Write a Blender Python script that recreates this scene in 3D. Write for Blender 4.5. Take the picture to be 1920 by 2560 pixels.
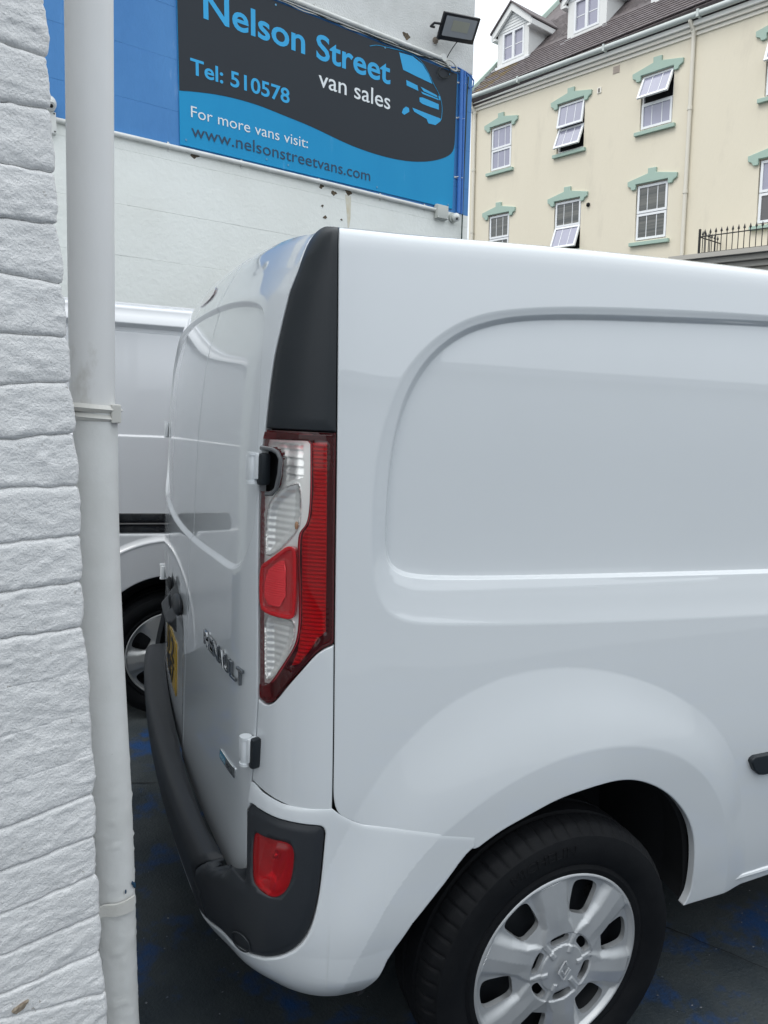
import bpy, bmesh, math, random
import numpy as np
from mathutils import Vector, Matrix
from mathutils.geometry import delaunay_2d_cdt
random.seed(7); rng = np.random.default_rng(7)
scn = bpy.context.scene; COL = scn.collection
for o in list(bpy.data.objects): bpy.data.objects.remove(o)

# ------------------------------------------------------------------ camera, sky, sun, exposure
CAM = np.array([-0.4309, -1.1394, 1.4881])
RT = np.array([[0.92070835, -0.00874039, 0.39015348], [-0.38673751, -0.15429402, 0.90919055], [0.05225167, -0.98798632, -0.14544003]])
cd = bpy.data.cameras.new('camera'); co = bpy.data.objects.new('camera', cd); COL.objects.link(co)
m = Matrix.Identity(4)
for i in range(3):
    m[i][0] = RT[i, 0]; m[i][1] = -RT[i, 1]; m[i][2] = -RT[i, 2]; m[i][3] = CAM[i]
co.matrix_world = m
cd.sensor_fit = 'HORIZONTAL'; cd.sensor_width = 36; cd.lens = 36 * 1791.64 / 1920; cd.clip_start = .05; cd.clip_end = 500
scn.camera = co
W = bpy.data.worlds.new('World'); scn.world = W; W.use_nodes = True
nt = W.node_tree; nt.nodes.clear()
sky = nt.nodes.new('ShaderNodeTexSky'); sky.sky_type = 'NISHITA'; sky.sun_disc = False
SUN_EL, SUN_AZ = math.radians(56), math.radians(265)
sky.sun_elevation = SUN_EL; sky.sun_rotation = SUN_AZ; sky.air_density = 1.0; sky.dust_density = 3.0
bg1 = nt.nodes.new('ShaderNodeBackground'); bg1.inputs[1].default_value = .05
nt.links.new(sky.outputs[0], bg1.inputs[0])
# cloud layer: even overcast, brighter overhead (CIE overcast), soft cloud mottling
tc = nt.nodes.new('ShaderNodeTexCoord'); sx = nt.nodes.new('ShaderNodeSeparateXYZ'); nt.links.new(tc.outputs['Generated'], sx.inputs[0])
mr = nt.nodes.new('ShaderNodeMapRange'); mr.inputs[1].default_value = 0; mr.inputs[2].default_value = 1
mr.inputs[3].default_value = .50; mr.inputs[4].default_value = 2.15
nt.links.new(sx.outputs[2], mr.inputs[0])
nz = nt.nodes.new('ShaderNodeTexNoise'); nz.inputs['Scale'].default_value = 2.2; nz.inputs['Detail'].default_value = 5
nt.links.new(tc.outputs['Generated'], nz.inputs[0])
cr = nt.nodes.new('ShaderNodeMapRange'); cr.inputs[1].default_value = .3; cr.inputs[2].default_value = .7; cr.inputs[3].default_value = .90; cr.inputs[4].default_value = 1.08
nt.links.new(nz.outputs[0], cr.inputs[0])
mu = nt.nodes.new('ShaderNodeMath'); mu.operation = 'MULTIPLY'; nt.links.new(mr.outputs[0], mu.inputs[0]); nt.links.new(cr.outputs[0], mu.inputs[1])
bg2 = nt.nodes.new('ShaderNodeBackground'); bg2.inputs[0].default_value = (.935, .975, .99, 1)
nt.links.new(mu.outputs[0], bg2.inputs[1])
ad = nt.nodes.new('ShaderNodeAddShader'); nt.links.new(bg1.outputs[0], ad.inputs[0]); nt.links.new(bg2.outputs[0], ad.inputs[1])
wo = nt.nodes.new('ShaderNodeOutputWorld'); nt.links.new(ad.outputs[0], wo.inputs[0])
sl = bpy.data.lights.new('sun', 'SUN'); sl.energy = 1.1; sl.angle = math.radians(25); sl.color = (1, .97, .93)
so = bpy.data.objects.new('sun', sl); COL.objects.link(so)
sd = Vector((math.sin(SUN_AZ) * math.cos(SUN_EL), math.cos(SUN_AZ) * math.cos(SUN_EL), math.sin(SUN_EL)))
so.rotation_euler = sd.to_track_quat('Z', 'Y').to_euler(); so.location = (-3, -6, 9)
vs = scn.view_settings; vs.view_transform = 'Standard'; vs.look = 'None'; vs.exposure = 0.06; vs.gamma = 1; vs.use_curve_mapping = False
scn.cycles.max_bounces = 8; scn.cycles.transparent_max_bounces = 12; scn.cycles.use_denoising = True

# ------------------------------------------------------------------ materials
MATS = {}
def mat(name, col, rough=.5, metal=0., coat=0., coatr=.03, spec=.5, c2=None, cs=6., cd_=.5, bump=0., bs=40., bdet=4., c3=None, s3=30., t3=(.6, .7), bump2=0., bs2=8., emit=None, trans=0., ior=1.45, rvar=0., stretch=None, ctr=(.35, .65)):
    if name in MATS: return MATS[name]
    m = bpy.data.materials.new(name); m.use_nodes = True; t = m.node_tree; b = t.nodes['Principled BSDF']; L = t.links.new
    col4 = lambda c: (c[0], c[1], c[2], 1)
    b.inputs['Base Color'].default_value = col4(col); b.inputs['Roughness'].default_value = rough; b.inputs['Metallic'].default_value = metal
    b.inputs['Coat Weight'].default_value = coat; b.inputs['Coat Roughness'].default_value = coatr; b.inputs['Specular IOR Level'].default_value = spec
    b.inputs['Transmission Weight'].default_value = trans; b.inputs['IOR'].default_value = ior
    if emit: b.inputs['Emission Color'].default_value = col4(emit[:3]); b.inputs['Emission Strength'].default_value = emit[3]
    g = t.nodes.new('ShaderNodeNewGeometry'); P = g.outputs['Position']
    if stretch:
        mp = t.nodes.new('ShaderNodeMapping'); mp.inputs['Scale'].default_value = stretch; L(P, mp.inputs[0]); P = mp.outputs[0]
    def noise(s, d=4., r=.55):
        n = t.nodes.new('ShaderNodeTexNoise'); n.inputs['Scale'].default_value = s; n.inputs['Detail'].default_value = d; n.inputs['Roughness'].default_value = r; L(P, n.inputs[0]); return n.outputs[0]
    src = None
    if c2:
        mr = t.nodes.new('ShaderNodeMapRange'); mr.inputs[1].default_value = ctr[0]; mr.inputs[2].default_value = ctr[1]; L(noise(cs, 5), mr.inputs[0])
        mx = t.nodes.new('ShaderNodeMix'); mx.data_type = 'RGBA'; mx.inputs[6].default_value = col4(col); mx.inputs[7].default_value = col4(c2); L(mr.outputs[0], mx.inputs[0]); src = mx.outputs[2]
    if c3:
        mr = t.nodes.new('ShaderNodeMapRange'); mr.inputs[1].default_value = t3[0]; mr.inputs[2].default_value = t3[1]; L(noise(s3, 6, .65), mr.inputs[0])
        mx = t.nodes.new('ShaderNodeMix'); mx.data_type = 'RGBA'; mx.inputs[6].default_value = col4(col); mx.inputs[7].default_value = col4(c3)
        if src: L(src, mx.inputs[6])
        L(mr.outputs[0], mx.inputs[0]); src = mx.outputs[2]
    if src: L(src, b.inputs['Base Color'])
    if rvar:
        mr = t.nodes.new('ShaderNodeMapRange'); mr.inputs[1].default_value = .3; mr.inputs[2].default_value = .7; mr.inputs[3].default_value = rough - rvar; mr.inputs[4].default_value = rough + rvar
        L(noise(cs * 1.7), mr.inputs[0]); L(mr.outputs[0], b.inputs['Roughness'])
    prev = None
    for s, d in ((bs, bump), (bs2, bump2)):
        if d:
            bp = t.nodes.new('ShaderNodeBump'); bp.inputs['Strength'].default_value = 1; bp.inputs['Distance'].default_value = d; L(noise(s, bdet, .6), bp.inputs['Height'])
            if prev: L(prev, bp.inputs['Normal'])
            prev = bp.outputs[0]
    if prev: L(prev, b.inputs['Normal'])
    MATS[name] = m; return m
M_white = mat('van_paint_white', (.615, .645, .665), .34, coat=1, coatr=.015, c2=(.605, .635, .655), cs=3, c3=(.50, .51, .51), s3=70, t3=(.735, .80))
M_white.node_tree.nodes['Principled BSDF'].inputs['Coat IOR'].default_value = 1.72
M_white2 = mat('van_paint_white_second', (.60, .62, .645), .42, coat=1, coatr=.03)
M_black = mat('matt_black_trim', (.013, .017, .021), .42, bump=.00006, bs=900, spec=.45)
M_bump = mat('textured_grey_plastic', (.017, .020, .024), .47, bump=.0001, bs=1100, c2=(.021, .024, .029), cs=5, spec=.5)
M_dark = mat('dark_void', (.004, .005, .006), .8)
M_rubber = mat('tyre_rubber', (.0035, .0042, .0055), .7, bump=.0003, bs=160, c2=(.0065, .0072, .0085), cs=14, spec=.2)
M_wheel = mat('silver_wheel_paint', (.48, .495, .505), .38, metal=.45, coat=.4, coatr=.12, c2=(.42, .435, .445), cs=9, c3=(.2, .21, .21), s3=120, t3=(.70, .78), rvar=.05)
M_steel = mat('black_steel_rim', (.012, .014, .017), .45)
M_chrome = mat('chrome', (.72, .74, .76), .08, metal=1)
M_letter = mat('dark_chrome_letter', (.30, .31, .32), .12, metal=1)
M_hinge = mat('hinge_paint', (.70, .73, .75), .35, coat=.6, bump=.0001, bs=300)
def glassy(name, col, bump=0., bs=60., coat=1.):
    return mat(name, col, .02, trans=1., ior=1.03, coat=coat, coatr=.01, bump=bump, bs=bs)
M_redlens = glassy('red_lens', (.62, .008, .014))
M_clear = glassy('clear_lens', (.96, .96, .95))
M_refl = mat('lamp_reflector_silver', (.84, .84, .82), .30, metal=.55, spec=.7)
M_reflred = mat('lamp_reflector_red_backed', (.75, .55, .55), .35, metal=.3)
M_deepred = mat('deep_red_plastic', (.13, .004, .008), .18, coat=1, coatr=.02)
M_amber = mat('amber_bulb', (.42, .24, .13), .3, coat=.5)
M_plate = mat('yellow_plate', (.62, .38, .03), .35, coat=.6)
M_plateink = mat('plate_lettering', (.012, .012, .014), .4)

# ------------------------------------------------------------------ object helpers
def link(o, parent=None):
    COL.objects.link(o)
    if parent is not None: o.parent = parent
    return o
def wloc(p):
    v = np.zeros(3)
    while p is not None: v = v + np.array(p.location); p = p.parent
    return v
def mesh_obj(name, V, F, mt, parent=None, smooth=False, normals=None, base=False, mats=None, midx=None):
    V = np.asarray(V, float).reshape(-1, 3)
    if parent is None:
        lo, hi = V.min(0), V.max(0); loc = np.array([(lo[0] + hi[0]) / 2, (lo[1] + hi[1]) / 2, lo[2]])
    else: loc = wloc(parent)
    me = bpy.data.meshes.new(name); me.from_pydata((V - loc).tolist(), [], [list(map(int, f)) for f in F]); me.update()
    for q in (mats or [mt]): me.materials.append(q)
    if midx is not None: me.polygons.foreach_set('material_index', np.asarray(midx, np.int32))
    if smooth: me.polygons.foreach_set('use_smooth', np.ones(len(me.polygons), bool))
    if normals is not None: me.normals_split_custom_set_from_vertices(np.asarray(normals).tolist())
    o = bpy.data.objects.new(name, me); link(o, parent)
    if parent is None: o.location = loc
    return o
def thing(name, label, cat, loc, group=None):
    o = bpy.data.objects.new(name, None); o.empty_display_size = .1; link(o); o.location = tuple(float(c) for c in loc); tag(o, label, cat, group); return o
def tag(o, label=None, cat=None, group=None, kind=None):
    if label: o['label'] = label
    if cat: o['category'] = cat
    if group: o['group'] = group
    if kind: o['kind'] = kind
    return o
class Frame:
    def __init__(s, O, h, v, n): s.O, s.h, s.v, s.n = [np.array(a, float) for a in (O, h, v, n)]
    def __call__(s, P): P = np.atleast_2d(np.asarray(P, float)); return s.O + P[:, :1] * s.h + P[:, 1:2] * s.v + P[:, 2:3] * s.n
WORLD = Frame((0, 0, 0), (1, 0, 0), (0, 1, 0), (0, 0, 1))
class MB:
    """collects shapes in a local frame and links them as ONE mesh object"""
    def __init__(s, fr=WORLD): s.V, s.F, s.n, s.fr = [], [], 0, fr
    def add(s, V, F):
        V = s.fr(V); s.V.append(V); s.F += [tuple(i + s.n for i in f) for f in F]; s.n += len(V); return s
    def box(s, x0, x1, y0, y1, z0, z1, bev=0.):
        if bev <= 0:
            V = [(x, y, z) for z in (z0, z1) for y in (y0, y1) for x in (x0, x1)]
            return s.add(V, [(0, 2, 3, 1), (4, 5, 7, 6), (0, 1, 5, 4), (2, 6, 7, 3), (0, 4, 6, 2), (1, 3, 7, 5)])
        bm = bmesh.new(); bmesh.ops.create_cube(bm, size=1)
        for v in bm.verts: v.co = Vector(((x0 + x1) / 2 + v.co.x * (x1 - x0), (y0 + y1) / 2 + v.co.y * (y1 - y0), (z0 + z1) / 2 + v.co.z * (z1 - z0)))
        bmesh.ops.bevel(bm, geom=list(bm.edges), offset=bev, segments=2, affect='EDGES', profile=.6)
        bm.verts.index_update(); s.add([tuple(v.co) for v in bm.verts], [tuple(v.index for v in f.verts) for f in bm.faces]); bm.free(); return s
    def prism(s, poly, z0, z1, bev=0.):
        """poly in (x,y), extruded z0..z1; optional chamfer at z1 towards the inside"""
        n = len(poly); P = np.array(poly, float)
        ar = 0.5 * np.sum(P[:, 0] * np.roll(P[:, 1], -1) - np.roll(P[:, 0], -1) * P[:, 1])
        if ar < 0: P = P[::-1]
        V = [(x, y, z0) for x, y in P] + [(x, y, z1 - bev) for x, y in P]
        F = [tuple(range(n - 1, -1, -1))] + [(i, (i + 1) % n, (i + 1) % n + n, i + n) for i in range(n)]
        if bev > 0:
            d = np.roll(P, -1, 0) - P; d /= np.linalg.norm(d, axis=1)[:, None] + 1e-12; nn = np.stack([-d[:, 1], d[:, 0]], 1); a = nn + np.roll(nn, 1, 0)
            a /= np.maximum((a * a).sum(1) / 2, .5)[:, None]; Q = P + a * bev
            V += [(x, y, z1) for x, y in Q]; F += [(i + n, (i + 1) % n + n, (i + 1) % n + 2 * n, i + 2 * n) for i in range(n)] + [tuple(range(2 * n, 3 * n))]
        else: F += [tuple(range(n, 2 * n))]
        return s.add(V, F)
    def tube(s, path, r, seg=12, cap=True):
        P = s.fr(path); n = len(P); T = np.gradient(P, axis=0); T /= np.linalg.norm(T, axis=1)[:, None] + 1e-12
        a = np.array([0, 0, 1.]) if abs(T[0][2]) < .9 else np.array([1., 0, 0]); u = np.cross(T[0], a); u /= np.linalg.norm(u)
        rr = np.broadcast_to(r, (n,)); V = []
        for i in range(n):
            u = u - T[i] * (u @ T[i]); u /= np.linalg.norm(u); w = np.cross(T[i], u)
            for k in range(seg): t = 2 * math.pi * k / seg; V.append(P[i] + rr[i] * (u * math.cos(t) + w * math.sin(t)))
        F = [(i * seg + k, i * seg + (k + 1) % seg, (i + 1) * seg + (k + 1) % seg, (i + 1) * seg + k) for i in range(n - 1) for k in range(seg)]
        if cap: F += [tuple(range(seg - 1, -1, -1)), tuple(range((n - 1) * seg, n * seg))]
        s.V.append(np.array(V)); s.F += [tuple(i + s.n for i in f) for f in F]; s.n += len(V); return s
    def ball(s, c, r, seg=16):
        c = s.fr([c])[0]; V = []; F = []
        rr = np.broadcast_to(r, (3,))
        for i in range(seg // 2 + 1):
            ph = math.pi * i / (seg // 2)
            for k in range(seg): t = 2 * math.pi * k / seg; V.append(c + rr * np.array([math.sin(ph) * math.cos(t), math.sin(ph) * math.sin(t), math.cos(ph)]))
        for i in range(seg // 2):
            for k in range(seg): F.append((i * seg + k, (i + 1) * seg + k, (i + 1) * seg + (k + 1) % seg, i * seg + (k + 1) % seg))
        s.V.append(np.array(V)); s.F += [tuple(i + s.n for i in f) for f in F]; s.n += len(V); return s
    def build(s, name, mt, parent=None, smooth=False, fix=True):
        o = mesh_obj(name, np.concatenate(s.V), s.F, mt, parent)
        bm = bmesh.new(); bm.from_mesh(o.data); bmesh.ops.recalc_face_normals(bm, faces=bm.faces)
        if smooth:
            for f in bm.faces: f.smooth = True
            for e in bm.edges:
                if len(e.link_faces) == 2 and e.calc_face_angle(0) > .6: e.smooth = False
        bm.to_mesh(o.data); bm.free(); return o
def vnoise(P, seed=0):
    P = np.asarray(P, float); i = np.floor(P).astype(np.int64); f = P - i; f = f * f * (3 - 2 * f); r = 0
    def h(a, b, c):
        n = (a * 374761393 + b * 668265263 + c * 2147483647 + seed * 974634777) & 0x7fffffff
        n = (n ^ (n >> 13)) * 1274126177 & 0x7fffffff; return ((n ^ (n >> 16)) & 0xffff) / 65535.
    for dx in (0, 1):
        for dy in (0, 1):
            for dz in (0, 1):
                w = (f[..., 0] if dx else 1 - f[..., 0]) * (f[..., 1] if dy else 1 - f[..., 1]) * (f[..., 2] if dz else 1 - f[..., 2])
                r = r + w * h(i[..., 0] + dx, i[..., 1] + dy, i[..., 2] + dz)
    return r * 2 - 1
def fbm(P, oct=4, seed=0):
    r = 0; a = 1
    for k in range(oct): r = r + a * vnoise(np.asarray(P) * 2 ** k, seed + k); a *= .5
    return r
def text_mesh(s, size=1.0, extrude=0., bevel=0., offset=0., spacing=1.0, res=4):
    c = bpy.data.curves.new('t', 'FONT'); c.body = s; c.size = size; c.extrude = extrude; c.bevel_depth = bevel; c.bevel_resolution = 1; c.offset = offset; c.space_character = spacing; c.resolution_u = res
    o = bpy.data.objects.new('t', c); COL.objects.link(o); dg = bpy.context.evaluated_depsgraph_get(); dg.update()
    me = bpy.data.meshes.new_from_object(o.evaluated_get(dg)); V = np.empty(len(me.vertices) * 3); me.vertices.foreach_get('co', V); F = [tuple(p.vertices) for p in me.polygons]
    bpy.data.objects.remove(o); bpy.data.curves.remove(c); bpy.data.meshes.remove(me); return V.reshape(-1, 3), F
def glyphs(name, V, P, F, mt, parent):
    """splits a flat text mesh into one object per character (pieces that stand over one another stay together)"""
    n = len(V); r = list(range(n))
    def fd(i):
        while r[i] != i: r[i] = r[r[i]]; i = r[i]
        return i
    for f in F:
        for a in f[1:]: r[fd(f[0])] = fd(a)
    g = {}
    for i in range(n): g.setdefault(fd(i), []).append(i)
    it = sorted(([V[k, 0].min(), V[k, 0].max(), list(k)] for k in g.values()), key=lambda t: t[0]); out = []
    for a, b, k in it:
        if out and a < out[-1][1] - .3 * min(b - a, out[-1][1] - out[-1][0]): out[-1][1] = max(out[-1][1], b); out[-1][2] += k
        else: out.append([a, b, k])
    own = np.zeros(n, int)
    for j, (_, _, k) in enumerate(out): own[k] = j
    for j in range(len(out)):
        fs = [f for f in F if own[f[0]] == j]; ids = sorted({i for f in fs for i in f}); mp = {i: q for q, i in enumerate(ids)}
        if fs: mesh_obj(name, P[ids], [[mp[i] for i in f] for f in fs], mt, parent)
def fit_text(s, x0, x1, y0, cap, **k):
    """text scaled so that it runs x0..x1 with baseline y0 and capital/ascender height cap"""
    V, F = text_mesh(s, **k); Vc, _ = text_mesh('H'); lo, hi = V[:, 0].min(), V[:, 0].max(); ch = Vc[:, 1].max()
    V = V.copy(); V[:, 0] = x0 + (V[:, 0] - lo) * (x1 - x0) / (hi - lo); V[:, 1] = y0 + V[:, 1] * cap / ch; return V, F
# ------------------------------------------------------------------ van body surface: w runs round the plan (0 at the rear seam, <0 rear face, >0 side), v up the section
class Spl:
    """natural cubic spline y(t), linear extrapolation"""
    def __init__(s,t,y):
        t=np.asarray(t,float);y=np.asarray(y,float);n=len(t);s.t=t;s.y=y
        h=np.diff(t);A=np.zeros((n,n));b=np.zeros(n);A[0,0]=A[-1,-1]=1
        for i in range(1,n-1):
            A[i,i-1]=h[i-1];A[i,i]=2*(h[i-1]+h[i]);A[i,i+1]=h[i]
            b[i]=6*((y[i+1]-y[i])/h[i]-(y[i]-y[i-1])/h[i-1])
        s.m=np.linalg.solve(A,b)
    def __call__(s,x):
        x=np.asarray(x,float);t,y,m=s.t,s.y,s.m
        i=np.clip(np.searchsorted(t,x)-1,0,len(t)-2);h=t[i+1]-t[i]
        xc=np.clip(x,t[0],t[-1]);a=(t[i+1]-xc)/h;b=(xc-t[i])/h
        v=a*y[i]+b*y[i+1]+((a**3-a)*m[i]+(b**3-b)*m[i+1])*h*h/6
        s0=(y[1]-y[0])/(t[1]-t[0])-(t[1]-t[0])*m[1]/6
        s1=(y[-1]-y[-2])/(t[-1]-t[-2])+(t[-1]-t[-2])*m[-2]/6
        return v+np.where(x<t[0],(x-t[0])*s0,0)+np.where(x>t[-1],(x-t[-1])*s1,0)
# plan outline of the right half of the body at waist height: rear centre -> corner -> side
_H=[(-.1765,.70),(-.1660,.48),(-.1510,.29),(-.1340,.180),(-.1020,.107),(-.0540,.058),(0,.032),(.10,.0215),(.30,.010),(.60,.002),(1.0,0),(1.6,0),(2.4,.0),(3.2,.03)]
PL=np.array([(x,1.82-y) for x,y in _H[8::-1]]+[(-.18,.91)]+_H)
_s=np.r_[0,np.cumsum(np.hypot(*np.diff(PL,axis=0).T))]
for _ in range(3):
    _x,_y=Spl(_s,PL[:,0]),Spl(_s,PL[:,1]);tt=np.concatenate([np.linspace(_s[i],_s[i+1],20,endpoint=False) for i in range(len(_s)-1)]+[[_s[-1]]])
    L=np.r_[0,np.cumsum(np.hypot(np.diff(_x(tt)),np.diff(_y(tt))))];_s=L[::20]
W0=_s[16];PX,PY=Spl(_s-W0,PL[:,0]),Spl(_s-W0,PL[:,1])   # w=0 at the seam; w<0 rear, w>0 side
VV=[.25,.35,.45,.60,.74,.90,1.056,1.205,1.423,1.567,1.70,1.775,1.795,1.815,1.84,1.90,2.1,2.6]
SI=[.030,.012,.003,.000,.001,.016,.034,.049,.070,.086,.101,.110,.1145,.124,.145,.205,.405,.905]
SZ=[.25,.35,.45,.60,.74,.90,1.056,1.205,1.423,1.567,1.70,1.775,1.793,1.805,1.812,1.818,1.832,1.86]
RI=[.0,.0,.0,.0,.0,.0,.0,.001,.005,.018,.049,.080,.088,.098,.112,.150,.34,.84]
RZ=[.25,.35,.45,.60,.74,.90,1.056,1.205,1.423,1.567,1.695,1.756,1.773,1.791,1.812,1.845,1.862,1.875]
VVd=np.linspace(.25,2.6,1200)
def _sm(a):
    y=np.interp(VVd,VV,a);o=[]
    for h in (11,46):
        k=np.hanning(2*h+1);k/=k.sum();yp=np.r_[y[0]+(y[1]-y[0])*np.arange(-h,0),y,y[-1]+(y[-1]-y[-2])*np.arange(1,h+1)];o.append(np.convolve(yp,k,'valid'))
    m=np.clip((VVd-1.50)/.16,0,1);m=m*m*(3-2*m);return o[1]*(1-m)+o[0]*m
TS=[_sm(a) for a in (SI,SZ,RI,RZ)]
def prof(k,v): return np.interp(v,VVd,TS[k])+np.where(v<.25,(v-.25)*(1 if k in(1,3) else 0),0)
ROOF=Spl([-.3,0,.3,.6,1.0,1.6,2.4],[.0,-.002,.010,.026,.042,.058,.058])
def S(w,v):
    w=np.asarray(w,float);v=np.asarray(v,float)
    X=PX(w);Y=PY(w)
    g=np.clip(-X/.12,0,1);g=g*g*(3-2*g)           # 1 on the rear face, 0 forward of the seam
    si,sz,ri,rz=[prof(k,v) for k in range(4)]
    k=np.clip((.91-Y)/.91,-1,1)
    z=g*rz+(1-g)*sz-g**3*.034*np.abs(k)**3*np.clip((v-1.65)/.15,0,1)
    top=np.clip((v-1.2)/.6,0,1)
    z=z+ROOF(X)*top*(1-g)
    lo=np.minimum(si,.110);rl=np.minimum(ri,.080)
    E=g*(ri-rl)+(1-g)*(si-lo)                     # roof rounding: offset square to the plan outline
    e=2e-3;tx=PX(w+e)-PX(w-e);ty=PY(w+e)-PY(w-e);l=np.hypot(tx,ty)
    return np.stack([X+rl*np.clip(-X/.18,0,1)-ty/l*E,Y+lo*k+tx/l*E,z],-1)
def N(w,v):
    e=1e-3;a=S(np.asarray(w)+e,v)-S(np.asarray(w)-e,v);b=S(w,np.asarray(v)+e)-S(w,np.asarray(v)-e)
    n=np.cross(a,b);return n/np.linalg.norm(n,axis=-1,keepdims=True)
# bumper surface: b in 0..9 runs down its section
_b=np.arange(10.)
CZ=Spl(_b,[.553,.550,.546,.531,.503,.461,.409,.369,.338,.312]);CO=Spl(_b,[-.004,.026,.049,.061,.066,.063,.056,.034,.013,-.02])
KZ=Spl(_b,[.742,.728,.690,.628,.565,.507,.452,.406,.372,.346]);KO=Spl(_b,[.002,.008,.014,.026,.040,.050,.048,.037,.017,-.008])
AM=lambda w:np.interp(w,[-.35,-.16,-.10,-.05,0,.1,.25,.4],[1,1,.88,.60,.36,.24,.14,.1])
ZJ=lambda w:np.interp(w,[-.17,-.15,-.10,-.05,0,.02,.06,.15,.30],[.752,.744,.737,.736,.738,.722,.700,.676,.640])
_bb=np.linspace(0,9,181);_KT=(KZ(_bb)[::-1],KO(_bb)[::-1])
_q=[i for i in range(181) if _bb[i]>=1.0];_CT=(np.r_[CZ(_bb)[_q][::-1],.5525,.558,.9],np.r_[CO(_bb)[_q][::-1],-.006,-.030,-.030])
def BS(w,b):
    w=np.asarray(w,float);b=np.asarray(b,float)
    ws=np.where(w<WC,2*WC-w,w)                 # mirror: far half uses the near half's sections
    cu=np.clip((ws+.256)/.078,0,1);cl=np.clip((ws+.31)/.12,0,1);q=np.clip((b-2.2)/3.0,0,1);q=q*q*(3-2*q);c=cu*(1-q)+cl*q;c=c*c*(3-2*c)
    zz=c*(KZ(b)+(ZJ(ws)-.742)*np.clip(1-b/6,0,1))+(1-c)*CZ(b)
    ko=np.interp(zz-(ZJ(ws)-.742)*np.clip(1-b/6,0,1),_KT[0],_KT[1]);o=(c*ko+(1-c)*np.interp(zz,_CT[0],_CT[1]))*AM(ws)
    e=1e-3;tx=PX(w+e)-PX(w-e);ty=PY(w+e)-PY(w-e);l=np.hypot(tx,ty)
    nx,ny=ty/l,-tx/l
    P=S(w,np.maximum(zz,.45))
    return np.stack([P[...,0]+nx*o,P[...,1]+ny*o,zz],-1)
_ww=np.linspace(-1.2,-.5,701);WC=float(_ww[np.abs(PY(_ww)-.91).argmin()])

# ------------------------------------------------------------------ panels cut out of a surface
def dense(pts, step, closed=True, smooth=0):
    P = np.array(pts, float); out = []; n = len(P)
    for i in range(n if closed else n - 1):
        a, b = P[i], P[(i + 1) % n]; k = max(1, int(math.ceil(np.linalg.norm(b - a) / step))); out += [a + (b - a) * j / k for j in range(k)]
    if not closed: out.append(P[-1])
    return np.array(out)
def curve(pts, step=.006):
    """smooth open curve through the points (chord-length spline)"""
    P = np.array(pts, float); t = np.r_[0, np.cumsum(np.linalg.norm(np.diff(P, axis=0), axis=1))]; a, b = Spl(t, P[:, 0]), Spl(t, P[:, 1]); q = np.linspace(0, t[-1], max(2, int(t[-1] / step)) + 1); return list(zip(a(q), b(q)))
def sdist(P, poly):
    """distance to a closed polyline, positive inside"""
    A = np.asarray(poly, float); B = np.roll(A, -1, 0); D = np.full(len(P), 9e9); ins = np.zeros(len(P), bool)
    for a, b in zip(A, B):
        d = b - a; L = d @ d
        if L < 1e-14: continue
        t = np.clip(((P - a) @ d) / L, 0, 1); q = P - a - t[:, None] * d; D = np.minimum(D, (q * q).sum(1))
        c = (a[1] > P[:, 1]) != (b[1] > P[:, 1])
        if c.any(): ins ^= c & (P[:, 0] < (b[0] - a[0]) * (P[:, 1] - a[1]) / (b[1] - a[1] + 1e-300) + a[0])
    return np.where(ins, 1, -1) * np.sqrt(D)
def simp(P, tol=4e-5):
    keep = [0]; i = 0; n = len(P)
    while i < n - 1:
        j = i + 2
        while j < n and j - i < 60:
            d = P[j] - P[i]; L = math.hypot(d[0], d[1]); q = P[i + 1:j] - P[i]
            if L < 1e-9 or np.abs(q[:, 0] * d[1] - q[:, 1] * d[0]).max() / L > tol: break
            j += 1
        i = j - 1; keep.append(i)
    return P[keep]
def chaikin(pts, n=2):
    P = np.array(pts, float)
    for _ in range(n):
        Q = np.roll(P, -1, 0); P = np.stack([.75 * P + .25 * Q, .25 * P + .75 * Q], 1).reshape(-1, 2)
    return P
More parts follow.
